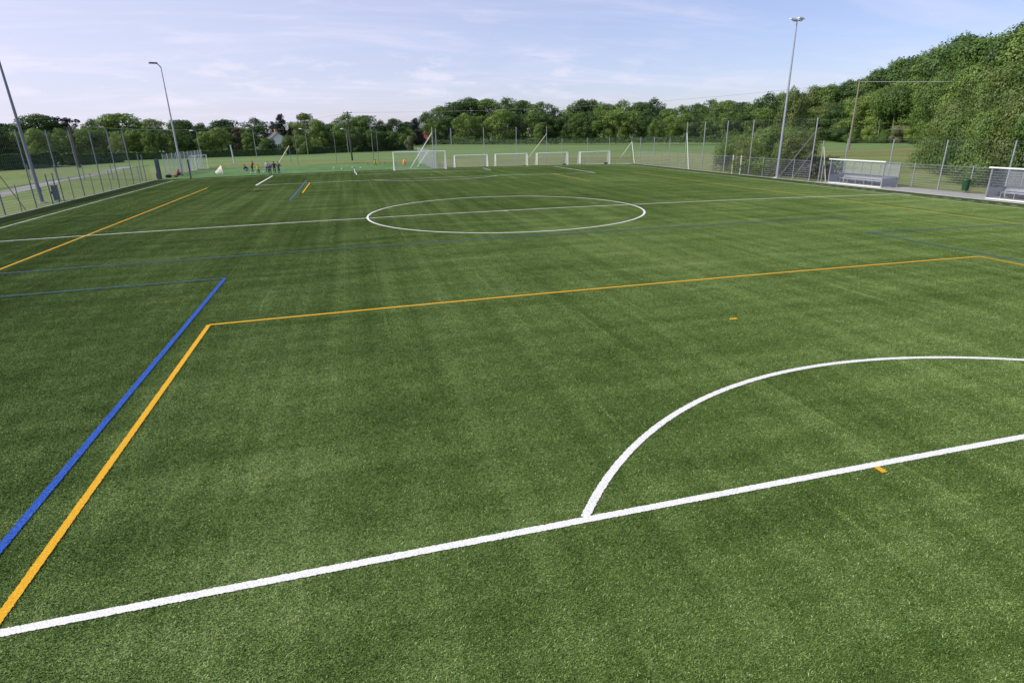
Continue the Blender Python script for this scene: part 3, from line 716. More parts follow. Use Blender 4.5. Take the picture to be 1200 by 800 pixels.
# bin on the fence
binm = mat('green_plastic', (.012, .055, .022), .45, nscale=9, namp=.2)
g = thing('litter_bin', 'dark green litter bin hanging on the fence post between the shelters', 'litter bin', (38.35, -1.1, Z0), R(8))
p = MB(); p.tube((0, 0, .25), (0, 0, 1.05), .22, .28, n=14); p.build('body', binm, g); p = MB(); p.tube((0, 0, 1.05), (0, 0, 1.12), .31, .27, n=14); p.build('lid', binm, g); p = MB(); p.box((.18, 0, .6), (.3, .06, .9)); p.build('bracket', galv, g)

# ------------------------------------------------------------------ balls, cones, bags
def soccer(m0, m1):
    b = bmesh.new(); bmesh.ops.create_icosphere(b, subdivisions=3, radius=.11)
    b2 = bmesh.new(); bmesh.ops.create_icosphere(b2, subdivisions=1, radius=1); dirs = [Vector(v.co).normalized() for v in b2.verts]; b2.free()
    me = bpy.data.meshes.new('ball'); 
    for f_ in b.faces:
        c_ = f_.calc_center_median().normalized(); f_.material_index = 1 if max(c_.dot(d) for d in dirs) > .95 else 0; f_.smooth = True
    b.to_mesh(me); b.free(); me.materials.append(m0); me.materials.append(m1); return me
ball_me = soccer(white_p, black)
def ball(x, y, lb, g_=None):
    o = bpy.data.objects.new('football', ball_me); C.objects.link(o); z = camber(x) if y < 52.4 else Z0
    o.location = (x, y, z+.115); o.rotation_euler = (random.random()*6, random.random()*6, 0); s = 1.0 if y < 50 else 1.15; o.scale = (s,)*3
    tag(o, lb, 'ball', g_)
BG = 'footballs lying on the training turf'
for (x, y, lb) in ((-12.4, 66.3, 'white football, leftmost of the four lying in a row on the training turf'), (-11.1, 64.2, 'white football, second of the four lying in a row on the training turf'), (-9.4, 67.1, 'white football, third of the four lying in a row on the training turf'), (-8.1, 64.9, 'white football, rightmost of the four lying in a row on the training turf'),
    (-24.4, 60.5, 'white football left of the child in yellow'), (-23.9, 61.5, 'white football just behind the child in yellow'), (-23.1, 62.6, 'white football right behind the child in yellow'), (-22.7, 62.0, 'white football midway between child and grey man'), (-21.9, 62.4, 'white football by the feet of the grey man')): ball(x, y, lb, BG)
g = thing('marker_pylon', 'small white leaning marker standing by the far penalty area', 'marker', (-9.2, 46.6, camber(9)))
p = MB(); p.tube((0, 0, .03), (-.08, 0, .62), .11, .05, n=10); p.build('body', white_p, g); p = MB(); p.tube((0, 0, 0), (0, 0, .04), .17, n=12); p.build('base', black, g)
orange = mat('orange_plastic', (.75, .22, .03), .5, nscale=9, namp=.1); red_c = mat('red_cone', (.45, .07, .04), .5, nscale=9, namp=.1)
for (x, y, m_, lb) in ((-6.5, 78, red_c, 'red training cone left of the small player in yellow'), (-3.7, 76, red_c, 'red training cone right of the small player in yellow')):
    g = thing('training_cone', lb, 'cone', (x, y, Z0), 0, 'red cones near the far player')
    p = MB(); p.tube((0, 0, .03), (0, 0, .5), .16, .03, n=12); p.build('body', m_, g); p = MB(); p.box((0, 0, .015), (.36, .36, .03)); p.build('base', m_, g)
g = thing('orange_bag', 'orange cloth bag leaning on the white braces by the far goal', 'bag', (-.4, 70.5, Z0)); g.scale = (.75, .75, .72)
b = bmesh.new(); bmesh.ops.create_icosphere(b, subdivisions=3, radius=.5)
for v_ in b.verts: v_.co *= 1+.25*noise.noise(v_.co*3); v_.co.z *= 1.5; v_.co.x *= .8*(1-.3*v_.co.z); v_.co.z += .7
me = bpy.data.meshes.new('bag'); b.to_mesh(me); b.free(); me.materials.append(orange); o = bpy.data.objects.new('sack', me); C.objects.link(o); o.parent = g
p = MB(); p.tube((0, 0, 1.35), (.1, 0, 1.75), .06, .1, n=8); p.build('neck', orange, g)
def bag(lb, loc, m_, s, rz):
    g = thing('sports_bag', lb, 'bag', loc, rz, 'sports bags by the left fence')
    b = bmesh.new(); bmesh.ops.create_cube(b, size=1); bmesh.ops.bevel(b, geom=b.edges[:], offset=.18, segments=3, affect='EDGES')
    for v_ in b.verts: v_.co += v_.normal*.04*noise.noise(v_.co*4); v_.co = Vector((v_.co.x*s[0], v_.co.y*s[1], (v_.co.z+.5)*s[2]))
    me = bpy.data.meshes.new('bag_body'); b.to_mesh(me); b.free(); me.materials.append(m_); o = bpy.data.objects.new('bag_body', me); C.objects.link(o); o.parent = g
    p = MB(); p.path([(-.25*s[0], 0, s[2]*.95), (-.15*s[0], 0, s[2]*1.25), (.15*s[0], 0, s[2]*1.25), (.25*s[0], 0, s[2]*.95)], .018, 6); p.build('handle', m_, g)
navy = mat('navy_cloth', (.016, .020, .055), .85, nscale=12, namp=.3); dred = mat('dark_red_cloth', (.30, .03, .05), .85, nscale=12, namp=.2)
bag('black sports bag lying flat beside the sitting person', (-35.0, 57.6, Z0), navy, (.8, .45, .4), R(20)); bag('dark red bag at the feet of the sitting person', (-34.3, 58.4, Z0), dred, (.55, .35, .3), R(-15))
bag('black bag leaning on the sliding gate', (-35.4, 54.4, Z0), navy, (.5, .45, .9), 0)

# ------------------------------------------------------------------ people
skin = mat('skin', (.50, .31, .22), .6, nscale=14, namp=.06); hair_d = mat('dark_hair', (.03, .02, .015), .8, nscale=20, namp=.3); hair_g = mat('grey_hair', (.45, .44, .42), .8, nscale=20, namp=.15)
redc = mat('red_cloth', (.55, .03, .045), .85, nscale=12, namp=.15); yel = mat('yellow_cloth', (.55, .52, .04), .85, nscale=12, namp=.1)
jean = mat('pale_jeans', (.22, .28, .38), .85, nscale=12, namp=.15); greyc = mat('grey_cloth', (.36, .38, .42), .85, nscale=12, namp=.1); whitec = mat('white_cloth', (.7, .7, .7), .85, nscale=12, namp=.05)
dkgrey = mat('dark_grey_cloth', (.05, .06, .08), .85, nscale=12, namp=.2); eye_m = mat('eye_dark', (.02, .015, .01), .3, nscale=9, namp=.1); lip = mat('lip', (.35, .13, .11), .5, nscale=9, namp=.1)
def person(label, loc, rz, J, mats, scale=1.0, hairm=hair_d, group='people on the training turf'):
    """J: joint positions for a 1.75 m figure facing -y ; mats: shirt, trousers, shoes"""
    top_m, leg_m, shoe_m = mats
    names = list(J.keys()); idx = {n: i for i, n in enumerate(names)}
    bones = [('pelvis', 'waist', 0), ('waist', 'chest', 0), ('chest', 'neck', 0), ('neck', 'chin', 3), ('chin', 'head', 3)]
    for s in 'LR':
        bones += [('chest', 'sh'+s, 0), ('sh'+s, 'el'+s, 0), ('el'+s, 'wr'+s, 0), ('wr'+s, 'ha'+s, 3), ('pelvis', 'hip'+s, 1), ('hip'+s, 'kn'+s, 1), ('kn'+s, 'an'+s, 1), ('an'+s, 'to'+s, 2)]
    rad = {'pelvis': (.175, .145), 'waist': (.17, .14), 'chest': (.19, .15), 'neck': (.058, .058), 'chin': (.075, .085), 'head': (.083, .095)}
    for s in 'LR': rad.update({'sh'+s: (.085, .085), 'el'+s: (.058, .058), 'wr'+s: (.032, .028), 'ha'+s: (.04, .02), 'hip'+s: (.11, .11), 'kn'+s: (.078, .078), 'an'+s: (.045, .045), 'to'+s: (.04, .032)})
    me = bpy.data.meshes.new('sk'); me.from_pydata([J[n] for n in names], [(idx[a], idx[b_]) for a, b_, _ in bones], [])
    o = bpy.data.objects.new('sk', me); C.objects.link(o)
    md = o.modifiers.new('s', 'SKIN'); md.use_smooth_shade = True; o.modifiers.new('u', 'SUBSURF').levels = 1
    for i, n in enumerate(names): me.skin_vertices[0].data[i].radius = rad[n]; me.skin_vertices[0].data[i].use_root = (n == 'pelvis')
    dg = bpy.context.evaluated_depsgraph_get(); dg.update(); bm_ = bpy.data.meshes.new_from_object(o.evaluated_get(dg)); hide_src(o)
    bb = bmesh.new(); bb.from_mesh(bm_)
    segs = [(Vector(J[a]), Vector(J[b_]), k) for a, b_, k in bones]
    for f_ in bb.faces:
        c_ = f_.calc_center_median(); best = 9; bi = 0
        for a, b_, k in segs:
            t = max(0, min(1, (c_-a).dot(b_-a)/max(1e-6, (b_-a).length_squared))); d = (c_-(a+(b_-a)*t)).length
            if d < best: best = d; bi = k
        f_.material_index = bi
    # fingers, nose, eyes, mouth, ears joined into the same body
    mbx = MB()
    for s in 'LR':
        h_ = Vector(J['ha'+s]); w_ = Vector(J['wr'+s]); d = (h_-w_).normalized(); sx = d.cross(Vector((0, 1, 0)));
        if sx.length < .1: sx = Vector((1, 0, 0))
        sx.normalize(); e2 = (d*.8+Vector((0, -.5, 0))).normalized()
        for i, ln in enumerate((.065, .078, .072, .055)):
            b0 = h_+sx*(.028-.019*i); b1 = b0+d*ln*.6; mbx.tube(b0, b1, .010, .009, n=6, mi=3); mbx.tube(b1, b1+e2*ln*.6, .009, .007, n=6, mi=3)
        b0 = h_-d*.03+sx*.035; b1 = b0+(d+sx*.8).normalized()*.045; mbx.tube(b0, b1, .011, .010, n=6, mi=3); mbx.tube(b1, b1+d*.03, .010, .008, n=6, mi=3)
    hd = Vector(J['head']); ch = Vector(J['chin']); uh = (hd-ch).normalized(); fx = Vector((1, 0, 0)); fy = uh.cross(fx).normalized()
    if fy.y > 0: fy = -fy
    mid = ch.lerp(hd, .45)
    for s in (-1, 1):
        mbx.ball(mid+fx*(s*.032)+fy*.088+uh*.02, .012, 8, 6, mi=4); mbx.ball(mid+fx*(s*.088), .026, 8, 6, (.4, .7, 1.1), mi=3)
    mbx.tube(mid+fy*.085+uh*.01, mid+fy*.115-uh*.03, .009, .017, n=6, mi=3); mbx.box(tuple(mid+fy*.088-uh*.062), (.05, .012, .012), mi=5)
    k0 = [bb.verts.new(v_) for v_ in mbx.v]
    for f_, mi in zip(mbx.f, mbx.m):
        try: q = bb.faces.new([k0[i] for i in f_]); q.material_index = mi; q.smooth = True
        except ValueError: pass
    me2 = bpy.data.meshes.new('body'); bb.to_mesh(me2); bb.free()
    while len(me2.materials): me2.materials.pop()
    for m_ in (top_m, leg_m, shoe_m, skin, eye_m, lip): me2.materials.append(m_)
    root = thing('person', label, 'person', loc, rz, group); root.scale = (scale,)*3
    bo = bpy.data.objects.new('body', me2); C.objects.link(bo); bo.parent = root
    # hair
    b = bmesh.new(); bmesh.ops.create_icosphere(b, subdivisions=3, radius=.108)
    for v_ in list(b.verts):
        if v_.co.y < -.02 and v_.co.z < .045: b.verts.remove(v_)
    for v_ in b.verts: v_.co += v_.normal*.01*noise.noise(v_.co*40)
    hm = bpy.data.meshes.new('hair'); b.to_mesh(hm); b.free(); hm.materials.append(hairm)
    ho = bpy.data.objects.new('hair', hm); C.objects.link(ho); ho.parent = root; ho.location = ch.lerp(hd, .7)
    return root
def stand(lean=0, arms=((.25, -.05, 1.1), (.24, -.12, .86)), step=.0, armsR=None):
    """upright figure, lean = forward offset of the shoulders"""
    f_ = -lean; zdrop = -abs(lean)*.35
    J = {'pelvis': (0, .0, .95), 'waist': (0, f_*.35, 1.12+zdrop*.2), 'chest': (0, f_*.8, 1.34+zdrop*.7), 'neck': (0, f_*1.05, 1.47+zdrop), 'chin': (0, f_*1.15-.02, 1.55+zdrop), 'head': (0, f_*1.25-.02, 1.67+zdrop)}
    for s, q in (('L', -1), ('R', 1)):
        A = arms if (s == 'L' or armsR is None) else armsR
        J['sh'+s] = (q*.17, f_, 1.40+zdrop); J['el'+s] = (q*A[0][0], A[0][1]+f_, A[0][2]+zdrop); J['wr'+s] = (q*A[1][0], A[1][1]+f_, A[1][2]+zdrop)
        d = (Vector(J['wr'+s])-Vector(J['el'+s])).normalized()*.08; J['ha'+s] = tuple(Vector(J['wr'+s])+d)
        J['hip'+s] = (q*.10, 0, .88); J['kn'+s] = (q*.115, -.02+q*step*.4, .49); J['an'+s] = (q*.12, q*step+.02, .08); J['to'+s] = (q*.13, q*step-.13, .035)
    return J
def crouch():
    J = {'pelvis': (0, .18, .38), 'waist': (0, .08, .52), 'chest': (0, -.08, .72), 'neck': (0, -.17, .84), 'chin': (0, -.24, .91), 'head': (0, -.29, 1.02)}
    for s, q in (('L', -1), ('R', 1)):
        J['sh'+s] = (q*.17, -.13, .78); J['el'+s] = (q*.23, -.33, .56); J['wr'+s] = (q*.15, -.5, .38); J['ha'+s] = (q*.13, -.56, .31)
        J['hip'+s] = (q*.11, .14, .36); J['kn'+s] = (q*.17, -.27, .46); J['an'+s] = (q*.15, .0, .08); J['to'+s] = (q*.17, -.15, .035)
    return J
def sit():
    J = {'pelvis': (0, .1, .13), 'waist': (0, .07, .32), 'chest': (0, -.02, .54), 'neck': (0, -.07, .67), 'chin': (0, -.12, .75), 'head': (0, -.15, .87)}
    for s, q in (('L', -1), ('R', 1)):
        J['sh'+s] = (q*.17, -.04, .6); J['el'+s] = (q*.24, -.22, .42); J['wr'+s] = (q*.12, -.42, .45); J['ha'+s] = (q*.08, -.48, .47)
        J['hip'+s] = (q*.1, .05, .12); J['kn'+s] = (q*.15, -.38, .42); J['an'+s] = (q*.14, -.62, .08); J['to'+s] = (q*.15, -.76, .04)
    return J
G = (.0, 0, Z0)
person('person crouching in navy top and pale trousers, leftmost of the group', (-25.5, 64.3, Z0), R(-60), crouch(), (navy, jean, whitec), 1.15)
person('person in a red top bending beside the one in navy', (-25.0, 66.5, Z0), R(60), stand(.15, ((.27, -.1, 1.12), (.15, -.3, 1.1))), (redc, navy, black), .98)
person('child in a yellow top with dark trousers among white balls', (-23.05, 58.6, Z0), R(20), stand(.05, ((.25, -.05, 1.1), (.22, -.22, .95))), (yel, dkgrey, jean), .80)
person('grey haired person in a light grey jacket behind the navy pair', (-22.0, 60.4, Z0), R(-10), stand(.0), (greyc, dkgrey, black), 1.06, hair_g)
person('shorter person all in navy with a bent back, left of the navy pair', (-21.2, 56.6, Z0), R(170), stand(.12, ((.26, -.05, 1.12), (.2, -.22, .98)), .08), (navy, navy, black), .90)
person('tallest person in navy with elbows out, rightmost of the group', (-20.7, 57.8, Z0), R(190), stand(.0, ((.36, .02, 1.18), (.2, -.14, 1.02)), .05), (navy, dkgrey, black), 1.04)
person('person in dark clothes close behind the tall navy figure', (-20.2, 58.6, Z0), R(150), stand(.05, ((.26, -.05, 1.1), (.3, -.35, 1.25))), (dkgrey, navy, black), 1.0)
person('person in a red jacket sitting on the turf by the left fence', (-34.6, 61.2, Z0), R(60), sit(), (redc, navy, black), 1.05, hair_d, 'people on the training turf')
person('small player in a bright yellow vest crouching between two red cones', (-5.3, 73.5, Z0), R(10), crouch(), (yel, dkgrey, black), .95)

# ------------------------------------------------------------------ far buildings
roof_r = mat('red_roof_tiles', (.22, .07, .055), .8, nscale=3, namp=.2); roof_g = mat('grey_roof_tiles', (.10, .09, .10), .8, nscale=3, namp=.2); plaster = mat('white_plaster', (.74, .74, .76), .8, nscale=1.5, namp=.05); brick = mat('warm_plaster', (.42, .24, .16), .8, nscale=2, namp=.1); win = mat('window_glass', (.04, .05, .07), .15, nscale=2, namp=.2)
def house(label, px, D, w_, d_, h, rh, rz, wm, rm, name='house'):
    s = spot(px, D); g = thing(name, label, 'house', s, rz)
    p = MB(); p.box((0, 0, h/2-.2), (w_, d_, h+.4)); n = len(p.v)
    p.v += [(-w_/2, -d_/2, h), (-w_/2, d_/2, h), (-w_/2, 0, h+rh), (w_/2, -d_/2, h), (w_/2, d_/2, h), (w_/2, 0, h+rh)]; p.f += [(n, n+2, n+1), (n+3, n+4, n+5)]; p.m += [0, 0]; p.build('wall', wm, g)
    p = MB(); e = .4; t_ = .18; sl_ = rh/(d_/2)
    for q in (-1, 1):
        A = [(-w_/2-e, 0, h+rh+.02), (w_/2+e, 0, h+rh+.02), (w_/2+e, q*(d_/2+e), h-sl_*e+.02), (-w_/2-e, q*(d_/2+e), h-sl_*e+.02)]
        n = len(p.v); p.v += A+[(x, y, z+t_) for x, y, z in A]; p.f += [(n, n+1, n+2, n+3), (n+4, n+5, n+6, n+7), (n, n+1, n+5, n+4), (n+1, n+2, n+6, n+5), (n+2, n+3, n+7, n+6), (n+3, n, n+4, n+7)]; p.m += [0]*6
    rf = p.build('roof', rm, g)
    p = MB(); p.box((w_*.2, 0, h+rh+.5), (.6, .6, 1.2)); p.build('chimney', brick, rf)
    for q in (-1, 1):
        for z in ((1.5, h-1.2) if h > 4.5 else (1.4,)):
            for k_ in (-.3, .0, .3):
                p = MB(); p.box((q*(w_/2+.02), k_*d_, z), (.06, 1.1, 1.3)); wn = p.build('window', win, g)
                p = MB(); p.box((q*(w_/2+.06), k_*d_, z), (.04, .08, 1.3)); p.build('frame', plaster, wn)
        for k_ in (-.3, 0, .3):
            p = MB(); p.box((k_*w_, q*(d_/2+.02), 1.5), (1.1, .06, 1.3)); wn = p.build('window', win, g)
            p = MB(); p.box((k_*w_, q*(d_/2+.06), 1.5), (.08, .04, 1.3)); p.build('frame', plaster, wn)
    return g
house('white gabled house showing between the trees of the left row', 322, 205, 6, 4.6, 3.7, 1.7, R(-66), plaster, roof_g)
house('low house with red tiled roof at the edge of the middle wood', 493, 250, 9, 7, 1.6, 2.3, R(12), brick, roof_r)
house('small warm coloured hut under the left trees', 195, 190, 1.8, 1.8, 1.9, .7, R(20), brick, roof_g, name='hut')
g = thing('parked_van', 'white van parked behind the hedge left of the white house', 'van', spot(306, 186), R(10))
p = MB(); p.box((0, 0, 1.15), (5.2, 1.9, 1.5)); p.box((-2.9, 0, .85), (.7, 1.8, .9)); p.build('body', white_p, g); p = MB(); p.box((-2.3, 0, 1.55), (.7, 1.93, .5)); p.build('side_window', win, g)
for x in (-1.9, 1.7):
    for y in (-.9, .9): p = MB(); p.tube((x, y-.1, .35), (x, y+.1, .35), .35, n=14); p.build('wheel', black, g)

# ------------------------------------------------------------------ foliage
def leaf_mat(name, c_dark, c_mid, c_light, nsc=3.0):
    m = bpy.data.materials.new(name); m.use_nodes = True; t = m.node_tree; t.nodes.clear()
    o = t.nodes.new('ShaderNodeOutputMaterial'); g = t.nodes.new('ShaderNodeTexCoord'); oi = t.nodes.new('ShaderNodeObjectInfo')
    n = t.nodes.new('ShaderNodeTexNoise'); n.inputs['Scale'].default_value = nsc; n.inputs['Detail'].default_value = 4; n.noise_dimensions = '4D'
    t.links.new(g.outputs['Object'], n.inputs['Vector'])
    wv = t.nodes.new('ShaderNodeMath'); wv.operation = 'MULTIPLY'; wv.inputs[1].default_value = 40; t.links.new(oi.outputs['Random'], wv.inputs[0]); t.links.new(wv.outputs[0], n.inputs['W'])
    at = t.nodes.new('ShaderNodeAttribute'); at.attribute_name = 'tone'
    a = t.nodes.new('ShaderNodeMath'); a.operation = 'MULTIPLY_ADD'; a.inputs[1].default_value = .35; t.links.new(at.outputs['Fac'], a.inputs[0])
    b2 = t.nodes.new('ShaderNodeMath'); b2.operation = 'MULTIPLY'; b2.inputs[1].default_value = .72; t.links.new(n.outputs[0], b2.inputs[0]); t.links.new(b2.outputs[0], a.inputs[2])
    a3 = t.nodes.new('ShaderNodeMath'); a3.operation = 'MULTIPLY_ADD'; a3.inputs[1].default_value = .30; t.links.new(oi.outputs['Random'], a3.inputs[0]); t.links.new(a.outputs[0], a3.inputs[2])
    cr = t.nodes.new('ShaderNodeValToRGB'); e = cr.color_ramp.elements; e.new(.5)
    for k, (p_, c_) in enumerate(((.28, c_dark), (.57, c_mid), (.90, c_light))): e[k].position = p_; e[k].color = (*c_, 1)
    t.links.new(a3.outputs[0], cr.inputs[0])
    df = t.nodes.new('ShaderNodeBsdfDiffuse'); tr = t.nodes.new('ShaderNodeBsdfTranslucent'); gl = t.nodes.new('ShaderNodeBsdfGlossy'); gl.inputs['Roughness'].default_value = .5; gl.inputs['Color'].default_value = (.5, .5, .5, 1)
    mxs = t.nodes.new('ShaderNodeMixShader'); mxs.inputs[0].default_value = .28; m2 = t.nodes.new('ShaderNodeMixShader'); m2.inputs[0].default_value = .04
    t.links.new(cr.outputs[0], df.inputs[0]); t.links.new(cr.outputs[0], tr.inputs[0]); t.links.new(df.outputs[0], mxs.inputs[1]); t.links.new(tr.outputs[0], mxs.inputs[2])
    t.links.new(mxs.outputs[0], m2.inputs[1]); t.links.new(gl.outputs[0], m2.inputs[2]); t.links.new(m2.outputs[0], o.inputs[0]); return m
LM = {'dark': leaf_mat('dark_leaves', (0.0253, 0.0546, 0.0182), (0.0505, 0.104, 0.0286), (0.087, 0.1534, 0.0416)),
      'mid': leaf_mat('mid_leaves', (0.047, 0.0957, 0.0217), (0.094, 0.1711, 0.0377), (0.1644, 0.2537, 0.058)),
      'bright': leaf_mat('bright_leaves', (0.0656, 0.1215, 0.0243), (0.124, 0.2093, 0.0405), (0.2187, 0.3038, 0.0675)),
      'olive': leaf_mat('olive_leaves', (.048, .080, .018), (.092, .145, .034), (.165, .215, .062)),
      'brown': leaf_mat('copper_leaves', (.045, .040, .025), (.085, .075, .045), (.14, .125, .08)),
      'needle': leaf_mat('needle_leaves', (.012, .024, .018), (.024, .042, .030), (.045, .065, .045)),
      'pale': leaf_mat('pale_leaves', (.13, .15, .07), (.20, .22, .12), (.28, .30, .17))}
bark = mat('bark', (.10, .085, .07), .9, nscale=10, namp=.35, stretch=(1, 1, .2)); bark_p = mat('pale_bark', (.26, .24, .21), .9, nscale=10, namp=.35, stretch=(1, 1, .2))
rng = np.random.default_rng(5)
def leaves_mesh(name, centers, normals, size, tones, m, droop=.0, aspect=1.5, rn=.30):
    n = len(centers); rnd = rng.normal(size=(n, 3)); nn = normals+rnd*rn; nn /= np.linalg.norm(nn, axis=1)[:, None]
    a = np.cross(nn, rng.normal(size=(n, 3))); a /= np.linalg.norm(a, axis=1)[:, None]; b = np.cross(nn, a)
    s = size*rng.uniform(.6, 1.4, n)[:, None]
    V = np.empty((n, 4, 3)); k = s*aspect/2; l = s/2
    V[:, 0] = centers-a*k; V[:, 1] = centers-b*l+nn*s*.12; V[:, 2] = centers+a*k; V[:, 3] = centers+b*l+nn*s*.12
    me = bpy.data.meshes.new(name); me.vertices.add(n*4); me.vertices.foreach_set('co', V.reshape(-1)); me.loops.add(n*4); me.loops.foreach_set('vertex_index', np.arange(n*4, dtype=np.int32))
    me.polygons.add(n); me.polygons.foreach_set('loop_start', np.arange(0, n*4, 4, dtype=np.int32)); me.polygons.foreach_set('loop_total', np.full(n, 4, dtype=np.int32))
    at = me.attributes.new('tone', 'FLOAT', 'FACE'); at.data.foreach_set('value', tones.astype(np.float32)); me.materials.append(m); me.update(); me.validate(); return me
def crown(kind, nl, leaf, seed, lobes=34, low=.12, wide=.34):
    """unit-height crown: lobes of foliage, leaves sit in the outer shell of each lobe"""
    r_ = np.random.default_rng(seed); P = []; Nn = []; T = []
    L_ = []
    for i in range(lobes):
        if kind == 'round':
            z = r_.uniform(low+.06, .88); env = wide*max(.02, 1-((z-.48)/.5)**2)**.5
        elif kind == 'oval':
            z = r_.uniform(low+.06, .92); env = wide*.72*math.sqrt(max(.02, 1-((z-.5)/.5)**2))
        elif kind == 'cone':
            z = low+.02+(1-low-.06)*(i/lobes); env = wide*.62*(1-z)**.8+.015
        elif kind == 'bush':
            z = r_.uniform(.10, .80); env = wide*1.5*math.sqrt(max(.02, 1-((z-.25)/.7)**2))
        elif kind == 'sparse':
            z = r_.uniform(.45, .93); env = wide*.8*math.sqrt(max(.02, 1-((z-.7)/.3)**2))
        ph = r_.uniform(0, 6.283)+i*2.4; rr = env*r_.uniform(.45, .95) if kind != 'cone' else env*.55
        R_ = {'round': .125 if nl < 20000 else .122, 'oval': .10, 'cone': .05+.10*(1-z), 'bush': .26 if nl < 20000 else .19, 'sparse': .07}[kind]*(r_.uniform(.7, 1.25) if nl < 20000 else r_.uniform(.55, 1.55))
        if kind in ('round', 'oval') and i < 4: z = .9-.02*i; rr = env*.3*i/3; R_ *= .75
        zt = 1-R_*.8-(.34*(rr/wide)**2 if kind in ('round', 'oval') else 0); L_.append((rr*math.cos(ph), rr*math.sin(ph), min(z, zt), R_))
    tot = sum(l[3]**2 for l in L_)
    for (x, y, z, R_) in L_:
        n = int(nl*R_**2/tot); d = r_.normal(size=(n, 3)); d[:, 2] += .25; d /= np.linalg.norm(d, axis=1)[:, None]
        rad = R_*(1-np.abs(r_.normal(0, .16, n)))*(1+.18*np.sin(d[:, 0]*7+x*50)*np.sin(d[:, 1]*6+y*40)+.10*np.sin(d[:, 2]*11+z*60))
        rad = np.where(r_.random(n) < .06, rad*1.25, rad)
        c = np.array([x, y, z])+d*rad[:, None]*np.array([1, 1, .82]); 
        tn = r_.uniform(.25, .75)+r_.normal(0, .12, n); P.append(c); Nn.append(d); T.append(tn)
    P = np.concatenate(P); Nn = np.concatenate(Nn); T = np.concatenate(T); ok = P[:, 2] > (.0 if kind == 'bush' else low*.6)
    return P[ok], Nn[ok], np.clip(T[ok], 0, 1), L_
def trunk_mesh(L_, m, r0=.016, h=.62, nb=12, seed=0):
    p = MB(); r_ = random.Random(seed); pts = [Vector((0, 0, -.02))]
    for i in range(1, 6): pts.append(Vector((r_.gauss(0, .006)*i, r_.gauss(0, .006)*i, h*i/5)))
    for i in range(5): p.tube(pts[i], pts[i+1], r0*(1.25 if i == 0 else 1-.14*i), r0*(1-.14*(i+1)), n=8, caps=False)
    for (x, y, z, R_) in L_[:nb]:
        zz = max(.12, min(h*.95, z-.12)); k = min(4, int(zz/h*5)); b0 = pts[k].lerp(pts[k+1], zz/h*5-k); p.tube(b0, b0.lerp(Vector((x, y, z)), .55)+Vector((0, 0, .01)), r0*.4, r0*.22, n=5, caps=False); p.tube(b0.lerp(Vector((x, y, z)), .55)+Vector((0, 0, .01)), (x, y, z), r0*.22, r0*.08, n=5, caps=False)
    me_o = p.build('trunk', m); return me_o
TPL = {}
def template(key, kind, tone, nl, leaf, seed, lobes=34, low=.12, wide=.34, barkm=bark, **kw):
    P, Nn, T, L_ = crown(kind, nl, leaf, seed, lobes, low, wide)
    cm = leaves_mesh('crown', P, Nn, leaf, T, LM[tone]); tr = trunk_mesh(L_, barkm, seed=seed, **kw); tm = tr.data; hide_src(tr); TPL[key] = (cm, tm)
# far templates (light) and near templates (fine leaves)
for tone in ('dark', 'mid', 'bright'):
    for s in range(3): template(f'far_{tone}_{s}', 'round', tone, 9500, .020, 10+s+len(tone), 52, .04, .36)
template('far_olive_0', 'oval', 'olive', 6500, .020, 31, 34, .06, .40); template('far_brown_0', 'oval', 'brown', 6000, .020, 33, 34, .08, .38)
template('cone_0', 'cone', 'needle', 6000, .022, 35, 46, .06, .36); template('sparse_0', 'sparse', 'needle', 1800, .024, 36, 16, .4, .36)
for tone in ('mid', 'dark', 'olive', 'bright'):
    for s in range(2): template(f'near_{tone}_{s}', 'round', tone, 27000, .0145, 50+s+len(tone), 46, .03, .34)
for tone in ('mid', 'olive', 'dark', 'pale', 'bright'):
    template(f'bush_{tone}', 'bush', tone, 15000, .026, 70+len(tone), 16, 0, .36, r0=.02, h=.5, nb=8)
for tone in ('mid', 'olive', 'dark'):
    template(f'nbush_{tone}', 'bush', tone, 30000, .016, 90+len(tone), 34, 0, .36, r0=.02, h=.5, nb=8)
template('tallstem_mid', 'round', 'mid', 12000, .016, 97, 40, .50, .30, barkm=bark_p, r0=.014, h=.8)
def tree(key, p, h, wscale, label, cat, name, group):
    cm, tm = TPL[key]; g = thing(name, label, cat, p, random.uniform(0, 6.28), group); g.scale = (h*wscale, h*wscale, h)
    for n_, m_ in (('crown', cm), ('trunk', tm)):
        o = bpy.data.objects.new(n_, m_); C.objects.link(o); o.parent = g
    return g
ORD = ['first', 'second', 'third', 'fourth', 'fifth', 'sixth', 'seventh', 'eighth', 'ninth', 'tenth', 'eleventh', 'twelfth', 'thirteenth', 'fourteenth', 'fifteenth', 'sixteenth', 'seventeenth', 'eighteenth', 'nineteenth', 'twentieth']
def ordn(i): return ORD[i] if i < 20 else 'twenty-'+ORD[i-20]
DESC = {'dark': 'dark green', 'mid': 'mid green', 'bright': 'fresh green', 'olive': 'olive green', 'brown': 'brownish', 'needle': 'dark', 'pale': 'pale'}
def row(items, where, group, shape='broadleaf tree', cat='tree', name='broadleaf_tree'):
    for i, (px, ty, D, key, ws) in enumerate(items):
        p = spot(px, D); tone = key.split('_')[1] if not key.startswith(('cone', 'sparse')) else 'dark'
        sh_ = 'conifer' if key.startswith('cone') else ('thin pine' if key.startswith('sparse') else shape)
        nm = 'conifer_tree' if key.startswith('cone') else ('pine_tree' if key.startswith('sparse') else name)
        h = height_for(p, ty)
        tree(key, p-Vector((0, 0, .1)), h, ws, f'{DESC.get(tone, tone)} {sh_}, {ordn(i)} from the left {where}', cat, nm, group)
